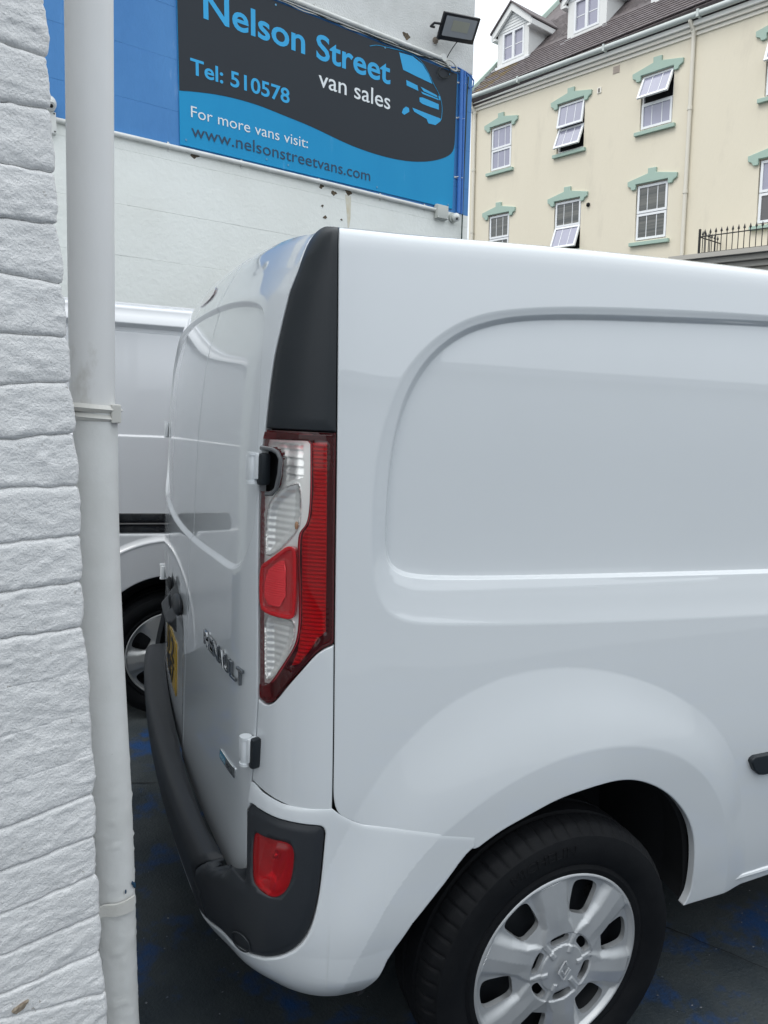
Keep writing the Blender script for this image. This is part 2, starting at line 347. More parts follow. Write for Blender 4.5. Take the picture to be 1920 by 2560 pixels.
def panel(name, parent, outline, F, mt, disp=None, spacing=.012, edge=.006, roll=.003, skirt=.016, gap=.0012, holes=(), extra=(), flip=False, kind=None, fine=(), lift=0.):
    """a sheet cut out of surface F(a,b) along a smooth outline, displaced along its normal, with rolled edges and a returned flange"""
    O = dense(outline, edge)
    ar = .5 * np.sum(O[:, 0] * np.roll(O[:, 1], -1) - np.roll(O[:, 0], -1) * O[:, 1])
    if ar < 0: O = O[::-1]
    def inset(P, d):
        T = np.roll(P, -1, 0) - np.roll(P, 1, 0); T /= np.linalg.norm(T, axis=1)[:, None] + 1e-12; return P + d * np.stack([-T[:, 1], T[:, 0]], 1)
    O = inset(O, gap); H = [dense(h, edge) for h in holes]
    loops = [O] + H; pts = []; Os = simp(O)
    for d in (.25 * roll, .6 * roll, roll, 2.2 * roll) if roll > 0 else ():
        q = inset(O, d); q = q[sdist(q, Os) > .85 * d]; pts.append(q)
    lo, hi = O.min(0), O.max(0); sx = spacing; sy = spacing * .87
    gx, gy = np.meshgrid(np.arange(lo[0], hi[0], sx), np.arange(lo[1], hi[1], sy)); gx = gx + (np.arange(gx.shape[0]) % 2)[:, None] * sx / 2
    g = np.stack([gx.ravel(), gy.ravel()], 1)
    for e in extra: pts.append(np.asarray(e, float))
    if pts:
        q = np.concatenate(pts); q = q[sdist(q, Os) > .2 * max(roll, .001)]
        key = {(int(a), int(b)) for a, b in np.floor(q / (spacing * .5))}
        k = np.floor(g / (spacing * .5)).astype(int); g = g[[(a, b) not in key for a, b in k]]; g = np.concatenate([g, q])
    dd = sdist(g, Os)
    dmask = dd > max(.35 * spacing, 0) ; nq = len(q) if pts else 0
    if nq: dmask[-nq:] = True
    for h in H: dmask &= sdist(g, h) < -.3 * spacing
    g = g[dmask]
    V2 = np.concatenate(loops + [g]); E = []; b0 = 0
    for l in loops: n = len(l); E += [(b0 + i, b0 + (i + 1) % n) for i in range(n)]; b0 += n
    r = delaunay_2d_cdt([Vector(p) for p in V2], E, [], 0, 1e-7)
    v2 = np.array([tuple(p) for p in r[0]]); T = np.array([f for f in r[2]], int); c = v2[T].mean(1); k = sdist(c, Os) > 0
    for h in H: k &= sdist(c, h) < 0
    T = T[k]; used = np.unique(T); re = -np.ones(len(v2), int); re[used] = np.arange(len(used)); v2 = v2[used]; T = re[T]
    sg = -1 if flip else 1
    def full(p):
        P = F(p[:, 0], p[:, 1]); e = 5e-4
        a = F(p[:, 0] + e, p[:, 1]) - F(p[:, 0] - e, p[:, 1]); b = F(p[:, 0], p[:, 1] + e) - F(p[:, 0], p[:, 1] - e); n = np.cross(a, b) * sg; n /= np.linalg.norm(n, axis=1)[:, None] + 1e-15
        d = np.full(len(p), lift)
        if disp is not None: d = d + disp(p, P)
        if roll > 0:
            D = np.clip(sdist(p, Os), 0, None)
            for h in H: D = np.minimum(D, np.clip(-sdist(p, h), 0, None))
            x = np.clip(1 - D / roll, 0, 1); d = d - roll * (1 - np.sqrt(1 - .96 * x * x))
        return P + n * d[:, None], n
    P, n0 = full(v2); e = 4e-4
    c = v2.mean(0)
    A = full(v2 + (e, 0))[0] - full(v2 - (e, 0))[0]; B = full(v2 + (0, e))[0] - full(v2 - (0, e))[0]
    nn = np.cross(A, B) * sg; nn /= np.linalg.norm(nn, axis=1)[:, None] + 1e-15
    bad = (nn * n0).sum(1) < .15; nn[bad] = n0[bad]
    Fc = [tuple(t) for t in T]; Vv = [P]; Nn = [nn]; base = len(P)
    # orientation
    t = T[len(T) // 2]; fn = np.cross(P[t[1]] - P[t[0]], P[t[2]] - P[t[0]])
    if fn @ n0[t[0]] < 0: Fc = [f[::-1] for f in Fc]
    # flange from the free edges
    cnt = {}
    for f in Fc:
        for i in range(3): cnt[(f[i], f[(i + 1) % 3])] = 1
    bd = [(a, b) for (a, b) in cnt if (b, a) not in cnt]
    if skirt > 0:
        ids = sorted({i for ed in bd for i in ed}); mp = {i: k for k, i in enumerate(ids)}; k = len(ids)
        out = np.zeros((k, 3)) 
        for a, b in bd:
            d = P[b] - P[a]; o = np.cross(d, n0[a]); l = np.linalg.norm(o)
            if l > 0: o /= l; out[mp[a]] += o; out[mp[b]] += o
        out /= np.linalg.norm(out, axis=1)[:, None] + 1e-12
        Vv += [P[ids], P[ids] - n0[ids] * skirt]; Nn += [out, out]
        Fc += [(base + mp[b], base + mp[a], base + k + mp[a], base + k + mp[b]) for a, b in bd]
    ob = mesh_obj(name, np.concatenate(Vv), Fc, mt, parent, smooth=True, normals=np.concatenate(Nn))
    if kind: ob['kind'] = kind
    return ob
def sstep(x): x = np.clip(x, 0, 1); return x * x * (3 - 2 * x)
# wheel-arch flare: radius of its outer and inner edge by angle round the axle
WX, WZ = .514, .315
def polar(pts):
    a = sorted((math.degrees(math.atan2(z - WZ, x - WX)), math.hypot(x - WX, z - WZ)) for x, z in pts); return np.array(a).T
_fo = polar([(-.012, .610), (.004, .657), (.023, .687), (.047, .714), (.0723, .7734), (.1182, .8302), (.1845, .8819), (.2631, .9296), (.3667, .9627), (.4777, .9675), (.5967, .9518), (.7245, .9142), (.8639, .8411), (.9549, .7643), (1.0115, .6754), (1.0467, .5611)])
_fi = polar([(.027, .391), (.047, .443), (.069, .496), (.131, .588), (.185, .646), (.2699, .7075), (.3721, .762), (.4831, .7909), (.6024, .795), (.7311, .7726), (.8597, .7106), (.946, .6155), (.995, .5096)])
def _fit(t):
    c = np.polyfit(np.radians(t[0]), t[1], 7); lo_, hi_ = t[0][0], t[0][-1]; return lambda a: np.polyval(c, np.radians(np.clip(a, lo_, hi_)))
flo, fli = _fit(_fo), _fit(_fi)
def wofx(X): q = np.linspace(-.1, WF, 800); return np.interp(X, PX(q), q)
def flare(X, Z):
    a = np.degrees(np.arctan2(Z - WZ, X - WX)); r = np.hypot(X - WX, Z - WZ)
    ro = flo(a); ri = fli(a); amp = np.interp(a, [10, 40, 80, 150, 170, 180], [.3, .55, 1, 1, .85, .5])
    t = (ro - r) / np.maximum(ro - ri, .02); u = np.clip(t, 0, 1); u = u - .04 * np.sin(2 * np.pi * u)
    return amp * (.030 * u - .006 * np.clip(t - 1, 0, 1.5))

# ------------------------------------------------------------------ the white van in the foreground
van = thing('parked_van', 'large white panel van in the foreground with red tail light and silver wheel cover', 'van', (1.9, .91, 0), 'white vans parked in the yard')
WF = 3.15
arch = [(.0826, .3254), (.1209, .411), (.2111, .5337), (.2910, .6240), (.3443, .6542), (.4037, .6771), (.47, .6993), (.5399, .7115), (.6024, .7171), (.657, .714), (.721, .6943), (.7823, .6592), (.8311, .6164), (.8644, .575), (.8905, .5236), (.9068, .4585), (.9150, .3991), (.9150, .3600), (.9056, .3319)]
archc = curve(arch[3:], .008)
low = curve([(.0003, .78), (.0036, .745), (.0137, .7246), (.032, .7127), (.0861, .6898), (.1509, .6657), (.1952, .6519), (.289, .6262)])
side_out = [(.0003, 1.845), (.0003, .80)] + low + archc[1:] + [(1.03, .337), (1.19, .345), (WF, .37), (WF, 1.845)]
rec_in = [(WF - .5, 1.70), (1.6, 1.6950), (1.0491, 1.6857), (.7608, 1.6765), (.6168, 1.6728), (.4513, 1.6665), (.3592, 1.6575), (.3007, 1.6433), (.2553, 1.6254), (.2111, 1.5963), (.1787, 1.5606), (.1522, 1.5179), (.1314, 1.4682), (.1174, 1.4041), (.1105, 1.3302), (.1085, 1.2806), (.1095, 1.2259), (.1174, 1.1957), (.1365, 1.18), (.1695, 1.1709), (.2424, 1.1657), (.4351, 1.1613), (.7109, 1.1558), (1.085, 1.1484), (WF - .5, 1.12)]
rec_st = [(WF - .48, 1.714), (1.6, 1.708), (1.0484, 1.6981), (.7603, 1.6888), (.5484, 1.6822), (.451, 1.6772), (.359, 1.6686), (.3004, 1.6562), (.250, 1.6392), (.1999, 1.6067), (.1623, 1.5673), (.136, 1.5222), (.1206, 1.4777), (.1081, 1.4187), (.1023, 1.3548), (.1000, 1.2807), (.1005, 1.2161), (.1095, 1.1884), (.1313, 1.1701), (.1696, 1.1612), (.2425, 1.1574), (.4354, 1.1532), (.7113, 1.1465), (1.0856, 1.1376), (WF - .48, 1.108)]
rec_ou = [(WF - .45, 1.722), (1.6, 1.716), (1.0481, 1.7057), (.7599, 1.6996), (.5481, 1.6925), (.4508, 1.6873), (.3588, 1.6786), (.2887, 1.6661), (.2326, 1.6442), (.1781, 1.6068), (.1357, 1.5595), (.1097, 1.5118), (.0943, 1.4712), (.0768, 1.4036), (.0692, 1.3302), (.0678, 1.2565), (.0715, 1.1822), (.0838, 1.1319), (.1055, 1.1007), (.1437, 1.0824), (.199, 1.0753), (.3751, 1.0669), (.5714, 1.0588), (.7913, 1.0513), (1.0911, 1.0416), (WF - .45, 1.01)]
RI_, RS_, RO_ = [chaikin(p, 3) for p in (rec_in, rec_st, rec_ou)]
def side_disp(p, P):
    di, ds, do = [sdist(p, q) for q in (RI_, RS_, RO_)]
    d = np.zeros(len(p)); rd = .004 + .013 * sstep((1.62 - p[:, 1]) / .45); ou = (do > 0) & (ds <= 0); t = do / (do - ds + 1e-9)
    d = np.where(ou, -rd * (t + .035 * np.sin(np.pi * 2 * t)), d); st = (ds > 0) & (di <= 0); t = ds / (ds - di + 1e-9)
    d = np.where(st, -rd - .012 * sstep(t), d); d = np.where(di > 0, -rd - .012, d)
    return d + flare(P[:, 0], P[:, 2])
ex = [dense(RI_, .005), dense(RS_, .005), dense(RO_, .006)] + [dense(RS_ * (1 - t) + RI_ * t, .006) for t in (.2, .4, .6, .8)]
_T = np.roll(RO_, -1, 0) - np.roll(RO_, 1, 0); _T /= np.linalg.norm(_T, axis=1)[:, None]; ex += [dense(RO_ + k * np.stack([-_T[:, 1], _T[:, 0]], 1), .008) for k in (-.004, .004)]
aa = np.radians(np.linspace(0, 180, 260))
for tb, ks in ((_fo, (-.004, 0, .004)), (_fi, (-.004, 0, .004))):
    for k in np.arange(-.012, .0121, .004): r = (flo if tb is _fo else fli)(np.degrees(aa)) + k; ex.append(np.stack([wofx(WX + r * np.cos(aa)), WZ + r * np.sin(aa)], 1))
side = panel('side_panel', van, side_out, S, M_white, side_disp, spacing=.014, extra=ex, roll=.003, gap=.0006)
side['label'] = 'white side panel with a rounded pressed recess and flared wheel arch'
# pillar trim, corner panel, doors
trim_out = [(-.001, 1.4385), (-.001, 1.834)] + curve([(-.006, 1.840), (-.02, 1.848), (-.05, 1.864), (-.08, 1.876), (-.10, 1.873), (-.113, 1.858), (-.118, 1.833), (-.1175, 1.805), (-.1165, 1.769), (-.1207, 1.725), (-.1277, 1.666), (-.1381, 1.593), (-.1462, 1.528), (-.1540, 1.4365)], .008)
panel('pillar_trim', van, trim_out, S, M_black, lambda p, P: .002 * sstep(sdist(p, np.array(trim_out)) / .02), spacing=.010, roll=.003, gap=.0006)
lamp_out = [(-.1545, 1.4345), (-.0012, 1.4377), (-.0012, 1.2378), (-.0012, 1.052)] + curve([(-.006, 1.047), (-.0143, 1.0435), (-.0269, 1.0357), (-.0395, 1.0242), (-.0549, 1.0061), (-.0763, .9805), (-.0961, .9566), (-.1144, .9340), (-.1292, .9214), (-.1455, .9165), (-.1637, .9214)], .005) + [(-.1650, 1.0915), (-.1672, 1.1949), (-.1685, 1.2722), (-.168, 1.318), (-.1409, 1.3206)] + curve([(-.1300, 1.325), (-.1215, 1.3359), (-.1178, 1.359), (-.1170, 1.3806), (-.1222, 1.3955), (-.1335, 1.4006)], .004) + [(-.1630, 1.4006)]
corner_out = [(-.0010, 1.047), (-.0010, .7315)] + curve([(-.0353, .7305), (-.0753, .7325), (-.1206, .7385), (-.1597, .7465), (-.1830, .7520)], .01) + [(-.1715, .8286), (-.1650, .917)] + curve([(-.1637, .9194), (-.1455, .9145), (-.1292, .9194), (-.1144, .932), (-.0961, .9546), (-.0763, .9785), (-.0549, 1.0041), (-.0395, 1.0222), (-.0269, 1.0337), (-.0143, 1.0415)], .005)
panel('corner_panel', van, corner_out, S, M_white, spacing=.012, roll=.003, gap=.0006)
split = [(-.648, 1.868), (-.655, 1.78), (-.664, 1.70), (-.678, 1.50), (-.698, 1.36), (-.722, 1.13), (-.742, .93), (-.768, .75), (-.785, .50)]
splitc = curve(split, .03)
dr_st = curve([(-.176, 1.30), (-.1768, 1.40), (-.178, 1.49), (-.186, 1.58), (-.201, 1.648), (-.217, 1.669), (-.245, 1.682), (-.3065, 1.693), (-.39, 1.7015), (-.51, 1.7085), (-.69, 1.712), (-.94, 1.711), (-1.3, 1.704), (-1.52, 1.688), (-1.62, 1.655), (-1.665, 1.58), (-1.68, 1.45), (-1.68, 1.28), (-1.655, 1.19), (-1.59, 1.148), (-1.45, 1.138), (-1.07, 1.1275), (-.88, 1.1265), (-.57, 1.1315), (-.41, 1.1366), (-.335, 1.1382), (-.28, 1.1452), (-.24, 1.163), (-.205, 1.20), (-.184, 1.245)], .02)
DS_ = np.array(dr_st); _T = np.roll(DS_, -1, 0) - np.roll(DS_, 1, 0); _T /= np.linalg.norm(_T, axis=1)[:, None]
DI_ = DS_ + .013 * np.stack([-_T[:, 1], _T[:, 0]], 1)
if sdist(DI_[:1], DS_)[0] < 0: DI_ = DS_ - .013 * np.stack([-_T[:, 1], _T[:, 0]], 1)
def door_disp(p, P):
    ds, di = sdist(p, DS_), sdist(p, DI_); t = ds / (ds - di + 1e-9); d = np.where((ds > 0) & (di <= 0), -.0105 * sstep(t), 0); d = np.where(di > 0, -.0105, d)
    # soft waist crease and the plate recess of the left door
    return d - .006 * sstep((.90 - p[:, 1]) / .05) * sstep((-.80 - p[:, 0]) / .05)
exd = [dense(DS_ * (1 - t) + DI_ * t, .006) for t in (0, .2, .4, .6, .8, 1)]
dR = [(-.1556, 1.4344), (-.1640, 1.396), (-.1705, 1.3183), (-.1700, 1.1949), (-.1668, 1.0659), (-.1660, .921), (-.1730, .8286), (-.1850, .7511), (-.190, .6991), (-.1935, .6502), (-.196, .5967), (-.197, .50)]
def clipx(e, f): return [q[f(q)] for q in e]
rd_out = list(reversed(curve([(-.1195, 1.850), (-.1195, 1.833), (-.119, 1.805), (-.118, 1.769), (-.1222, 1.725), (-.1292, 1.666), (-.1396, 1.593), (-.1477, 1.528), (-.1555, 1.4365)], .01))) 
rd_out = [(x, y) for x, y in rd_out] + [(-.1195, 1.872)] + [(x, y) for x, y in splitc] + [(x, y) for x, y in reversed(dR)]
sx_ = lambda q: np.interp(q[:, 1], [p[1] for p in reversed(split)], [p[0] for p in reversed(split)])
panel('rear_door', van, rd_out, S, M_white, door_disp, spacing=.014, extra=clipx(exd, lambda q: q[:, 0] > sx_(q) + .003), roll=.0025)['label'] = 'near rear door with chrome lettering'
MW = 2 * WC
ld_out = [(MW + .119, 1.868)] + [(x, y) for x, y in splitc] + [(MW + .197, .50), (MW + .19, .70), (MW + .166, .92), (MW + .170, 1.25), (MW + .159, 1.434), (MW + .142, 1.59), (MW + .122, 1.742), (MW + .119, 1.83)]
panel('rear_door', van, ld_out, S, M_white, door_disp, spacing=.016, extra=clipx(exd, lambda q: q[:, 0] < sx_(q) - .003), roll=.0025)['label'] = 'far rear door with dark handle and yellow number plate'
# shell behind the gaps, far side, roof, front cap, floor
def grid(name, mt, F, us, vs_, parent, flip=False):
    U, Vv = np.meshgrid(us, vs_); P = F(U.ravel(), Vv.ravel()); n = len(us); Fc = [(j * n + i, j * n + i + 1, (j + 1) * n + i + 1, (j + 1) * n + i) for j in range(len(vs_) - 1) for i in range(n - 1)]
    if flip: Fc = [f[::-1] for f in Fc]
    return mesh_obj(name, P, Fc, mt, parent, smooth=True)
grid('inner_shell', M_dark, lambda w, v: S(w, v) - N(w, v) * .028, np.r_[np.linspace(-2.15, -.2, 40), np.linspace(-.19, .05, 30)], np.r_[np.linspace(.5, 1.7, 20), np.linspace(1.71, 1.80, 8)], van)
grid('inner_shell', M_dark, lambda w, v: S(w, v) - N(w, v) * .032, np.linspace(.05, WF, 60), np.r_[np.linspace(.76, 1.7, 14), np.linspace(1.71, 1.79, 6)], van)
MIR = lambda F: (lambda w, v: F(w, v) * np.array([1, -1, 1.]) + np.array([0, 1.82, 0]))
far = [(0, 1.845), (0, .75)] + low + archc[1:] + [(1.03, .337), (WF, .37), (WF, 1.845)]
panel('side_panel', van, far, MIR(S), M_white, lambda p, P: flare(P[:, 0], P[:, 2]), spacing=.04, edge=.02, roll=0, flip=True)['label'] = 'far side panel'
# roof lofted from the top edge of the walls to the spine
wb = np.concatenate([np.linspace(WF, 0, 50), np.linspace(0, -.25, 30)[1:], np.linspace(-.25, WC, 20)[1:]]); eb = S(wb, np.where(wb > 0, 1.845, 1.845 + .02 * sstep(-wb / .12)))
eb2 = eb[::-1][1:] * np.array([1, -1, 1.]) + np.array([0, 1.82, 0]); eb = np.concatenate([eb, eb2]); cen = np.stack([np.clip(eb[:, 0], .75, 2.6), np.full(len(eb), .91), np.full(len(eb), 1.902)], 1)
tt_ = np.array([0, .03, .08, .16, .3, .5, .75, 1.]); V = []
for t in tt_: q = eb + (cen - eb) * t; q[:, 2] = eb[:, 2] + (cen[:, 2] - eb[:, 2]) * (1 - (1 - t) ** 2.2) ; V.append(q)
n = len(eb); mesh_obj('roof', np.concatenate(V), [(j * n + i, (j + 1) * n + i, (j + 1) * n + i + 1, j * n + i + 1) for j in range(len(tt_) - 1) for i in range(n - 1)], M_white, van, smooth=True)
mb = MB(); pr = S(np.full(40, WF), np.linspace(.37, 1.845, 40)); pf = pr[::-1] * np.array([1, -1, 1.]) + np.array([0, 1.82, 0]); pp = np.concatenate([pr, pf]); mb.add(pp, [tuple(range(len(pp)))]); mb.build('bulkhead', M_white, van)
mb = MB(); mb.box(.98, 3.1, .06, 1.76, .30, .36); mb.box(-.10, .15, .12, 1.70, .36, .50); mb.box(.15, 1.0, .40, 1.42, .40, .52); mb.build('underbody', M_dark, van)
# bumper
SB = .055
F_B = lambda a, b: BS(a, b / SB)
bx = lambda pts: [(a, b * SB) for a, b in pts]
lipc = bx([(.2903, 1.72), (.2275, 3.42), (.1617, 5.07), (.1153, 6.6), (.0850, 8.6), (.078, 8.95)])
ins_low = curve(bx([(-.0126, 1.95), (-.0142, 2.565), (-.0171, 3.483), (-.0245, 4.548), (-.036, 5.275), (-.0515, 5.76), (-.0707, 6.10), (-.0939, 6.32), (-.1287, 6.52), (-.1615, 6.60), (-.205, 6.58), (-.2472, 6.40), (-.332, 6.1), (-.60, 5.95), (-.90, 5.9), (-1.30, 5.95), (-1.58, 6.2), (-1.74, 6.5)]), .012)
ins_top = curve(bx([(-.1813, 2.145), (-.1687, 1.69), (-.1356, 1.579), (-.0946, 1.5535), (-.0592, 1.562), (-.034, 1.582), (-.0195, 1.648), (-.0126, 1.95)]), .006)
bump_out = [(-.1835, 0), (-.05, 0), (.0, 0), (.29, 0)] + lipc + [(0, 9 * SB), (-.5, 9 * SB), (-1.25, 9 * SB), (-1.74, 9 * SB)] + list(reversed(ins_low)) + list(reversed(ins_top))
bump_out = [(-.1835, .002), (-.10, .002), (.0, .002), (.10, .002), (.288, .002)] + lipc + [(0, 9 * SB), (-.5, 9 * SB), (-1.25, 9 * SB), (-1.74, 9 * SB)] + list(reversed(ins_low))[:-1] + list(reversed(ins_top))
def bflare(p, P): return flare(P[:, 0], P[:, 2]) * sstep((P[:, 2] - .30) / .1)
exb = []
for tb in (_fo, _fi):
    for a in np.linspace(140, 175, 60): pass
gq = np.stack([q.ravel() for q in np.meshgrid(np.arange(-.03, .285, .0042), np.arange(.01, 9 * SB, .0042))], 1)
panel('bumper', van, bump_out, F_B, M_white, bflare, extra=[gq], spacing=.012, roll=.004, skirt=.02, flip=True)['label'] = 'white painted lower bumper with flared wheel arch end'
jt = bx([(-.2640, .76), (-.2650, 1.2), (-.2690, 1.9), (-.2770, 2.7), (-.2935, 3.4859), (-.314, 4.10), (-.318, 4.38), (-.3085, 4.75), (-.2887, 5.16), (-.276, 5.8), (-.268, 6.30)])
il = np.array(ins_low); near_low = [tuple(p) for p in il if p[0] > -.264]; far_low = [tuple(p) for p in il if -1.64 < p[0] < -.272]
fog_out = chaikin(bx([(-.1490, 2.40), (-.1282, 2.4153), (-.0945, 2.3273), (-.0750, 2.345), (-.066, 2.5425), (-.0651, 3.0151), (-.0674, 3.4397), (-.0742, 3.766), (-.0863, 3.9788), (-.0997, 4.0095), (-.1197, 3.9218), (-.1338, 3.7774), (-.1418, 3.2872), (-.1480, 2.8)]), 2)
ci_out = ins_top + near_low[1:] + list(reversed(jt)) + bx([(-.2560, .82), (-.2500, 1.7), (-.2417, 2.66), (-.2340, 3.35), (-.2246, 3.788), (-.2080, 3.85), (-.1862, 3.885), (-.1656, 3.917), (-.1525, 3.92), (-.157, 3.44), (-.1643, 3.04), (-.172, 2.656)])
def ci_disp(p, P): return -.003 + .010 * np.clip(1 - np.abs(sdist(p, fog_out)) / .012, 0, 1) * 0 + .004 * sstep(sdist(p, np.array(ci_out)) / .02)
panel('bumper_corner', van, ci_out, F_B, M_bump, ci_disp, spacing=.009, roll=.003, skirt=.05, holes=[fog_out], flip=True)['label'] = 'dark grey bumper corner around the red fog lamp'
ce_out = jt + far_low + bx([(-1.64, 6.2), (-1.64, .10), (-1.3, .2), (-.945, .35), (-.77, .57), (-.65, .72), (-.55, .8), (-.44, .88), (-.3615, .90), (-.3149, .78), (-.2760, .76)])
panel('bumper_insert', van, ce_out, F_B, M_bump, lambda p, P: -.003 + .004 * sstep(sdist(p, np.array(ce_out)) / .02), spacing=.012, roll=.003, skirt=.05, flip=True)['label'] = 'dark grey step along the top of the rear bumper'
# far corner of the bumper
FBM = lambda a, b: F_B(a, b) * np.array([1, -1, 1.]) + np.array([0, 1.82, 0])
fc_out = [(-.16, .08), (-.10, .06), (-.05, .06), (-.0126, .10), (-.0142, .2), (-.036, .29), (-.0939, .36), (-.16, .37)]
panel('bumper_corner', van, fc_out, FBM, M_bump, None, spacing=.02, roll=.004, lift=.003)['label'] = 'dark far corner of the bumper'
panel('bumper', van, [(-.01, .0), (.29, 0)] + lipc + [(0, 9 * SB), (-.01, 9 * SB)], FBM, M_white, lambda p, P: -.003 + bflare(p, P), spacing=.03, roll=0)['label'] = 'far end of the painted bumper'
# fog lamp: dish, bulb, ribbed red lens
def dish(depth, poly): return lambda p, P: -depth * sstep(sdist(p, poly) / .022) - .004
fog = panel('fog_lamp', van, fog_out, F_B, M_refl, dish(.030, fog_out), spacing=.006, edge=.006, roll=0, skirt=0, gap=0, flip=True)
panel('lens', fog, fog_out, F_B, mat('fog_lens', (.42, .006, .010), .03, trans=.72, ior=1.04, coat=1, coatr=.02, bump=.0006, bs=230), lambda p, P: -.002 + .003 * sstep(sdist(p, fog_out) / .015), spacing=.005, edge=.005, roll=0, skirt=.006, gap=-.0004, flip=True)
fc = F_B(np.array([-.105]), np.array([3.05 * SB]))[0]
nrm = np.array([-.62, -.76, -.1]); mb = MB(); mb.ball(fc - nrm * .026, .009, 12); mb.build('bulb', M_chrome, fog, smooth=True)
# tow eye cover ring
def on(F, a, b, d=0., flip=False):
    a = np.atleast_1d(np.asarray(a, float)); b = np.atleast_1d(np.asarray(b, float)); P = F(a, b); e = 1e-3
    n = np.cross(F(a + e, b) - F(a - e, b), F(a, b + e) - F(a, b - e)); n /= np.linalg.norm(n, axis=-1, keepdims=True); n = -n if flip else n; return P + n * np.asarray(d).reshape(-1, 1) if np.ndim(d) else P + n * d
th = np.linspace(0, 2 * np.pi, 25)
mb = MB(); mb.tube(on(F_B, -.145 + .019 * np.cos(th), 6.02 * SB + .021 * np.sin(th), .0035, True), .0016, 6, cap=False); mb.build('tow_eye_cover', M_bump, van, smooth=True)

# ------------------------------------------------------------------ tail light
lo_a = np.array(lamp_out)
lamp = panel('tail_light', van, lamp_out, S, M_deepred, lambda p, P: -.040 * sstep(sdist(p, lo_a) / .0035) - .001, spacing=.006, edge=.004, roll=0, skirt=.01, gap=.0006)
lamp['label'] = 'tall tail light with ribbed red band, clear lenses and a red brake lens'
red_l = [(-.1607, 1.4165), (-.0561, 1.4204)] + curve([(-.0500, 1.4142), (-.0490, 1.3348), (-.0518, 1.2849), (-.0581, 1.2645), (-.0680, 1.2512), (-.0716, 1.2334), (-.0700, 1.16), (-.0688, 1.0828), (-.0766, 1.0413), (-.0964, 1.0077), (-.1211, .9719), (-.142, .9528), (-.1610, .9492)], .005)
clear_reg = red_l + [(-.1648, 1.0915), (-.1670, 1.1949), (-.1683, 1.2722), (-.1672, 1.3175), (-.1409, 1.3196), (-.1300, 1.324), (-.1205, 1.3359), (-.1168, 1.359), (-.116, 1.3806), (-.1212, 1.3965), (-.1335, 1.4016), (-.1610, 1.4016)]
cr_a = np.array(clear_reg)
# silver reflector tray behind the clear zone, with cups
leaf = chaikin([(-.0757, 1.3403), (-.0719, 1.2987), (-.0741, 1.2686), (-.0806, 1.2525), (-.1026, 1.2284), (-.1277, 1.2074), (-.1542, 1.1955), (-.1588, 1.2094), (-.1592, 1.2577), (-.1550, 1.289), (-.1395, 1.3085), (-.112, 1.328), (-.0898, 1.3376)], 2)
brake = chaikin([(-.160, 1.1785), (-.138, 1.1916), (-.1084, 1.2129), (-.0945, 1.2235), (-.0800, 1.2234), (-.0745, 1.2135), (-.0745, 1.1), (-.0830, 1.0880), (-.1002, 1.0870), (-.1551, 1.0894), (-.1634, 1.1084), (-.1637, 1.1571)], 2)
lowc = chaikin([(-.1589, 1.0829), (-.1157, 1.0845), (-.0861, 1.0826), (-.0820, 1.070), (-.0874, 1.0399), (-.1034, 1.0076), (-.1245, .9757), (-.1439, .9602), (-.1566, .9601), (-.1582, 1.0155)], 2)
rev = [(-.1455, 1.4117), (-.0701, 1.4143), (-.0677, 1.3523), (-.0780, 1.3480), (-.1126, 1.3400), (-.1115, 1.3793), (-.1212, 1.4017), (-.1450, 1.4050)]
rv_a = np.array(rev)
def tray(p, P):
    d = np.full(len(p), -.014)
    for poly, dep, f in ((leaf, .010, 300.), (lowc, .010, 300.)):
        s = sdist(p, poly); d = d - np.where(s > 0, dep * sstep(s / .018) - .0004 * np.abs(((p[:, 1] * f) % 1) - .5) * 2 * sstep(s / .006), -.0035 * np.exp(-(s / .0016) ** 2))
    s = sdist(p, rv_a); st = ((p[:, 1] * 62) % 1)
    d = d - np.where(s > 0, .004 + .006 * st + .0015 * np.cos((p[:, 0] + .105) * 160), 0)
    return d
panel('reflector', lamp, clear_reg, S, M_refl, tray, spacing=.0030, edge=.004, roll=0, skirt=0, gap=.0005, extra=[dense(leaf, .002), dense(lowc, .002), dense(rev, .003)])
panel('clear_lens', lamp, clear_reg, S, M_clear, lambda p, P: -.001 - .003 * np.exp(-(np.abs(sdist(p, leaf)) / .002) ** 2) - .002 * np.exp(-(np.abs(sdist(p, lowc)) / .002) ** 2), spacing=.006, edge=.004, roll=0, skirt=.004, gap=.0002)
bk = panel('brake_lens', lamp, brake, S, mat('brake_lens_red', (.62, .010, .016), .04, trans=.35, ior=1.04, coat=1, coatr=.01), lambda p, P: .0005 - .0045 * sstep((sdist(p, brake) - .004) / .01) , spacing=.003, edge=.003, roll=.0015, skirt=.010, gap=0)
bk['label'] = 'bright red brake lens between the clear ones'
brin = chaikin([(-.148, 1.165), (-.110, 1.195), (-.096, 1.195), (-.096, 1.108), (-.150, 1.105)], 1)
panel('reflector', bk, brin, S, mat('brake_reflector', (.80, .04, .05), .25, metal=.35, coat=.5), lambda p, P: .0004 + .0007 * np.abs(((p[:, 1] * 240) % 1) - .5) * 2, spacing=.0025, edge=.004, roll=.001, skirt=0, gap=0, lift=-.0012)
band = [(-.1570, 1.4300), (-.0060, 1.4335), (-.0052, 1.2378), (-.0050, 1.0570), (-.012, 1.0500), (-.0249, 1.0437), (-.0375, 1.0302), (-.0529, 1.0121), (-.0743, .9865), (-.0941, .9626), (-.1124, .9400), (-.1292, .9264), (-.1455, .9215), (-.1610, .9254)] + [(a - .0005, b) for a, b in reversed(red_l)]
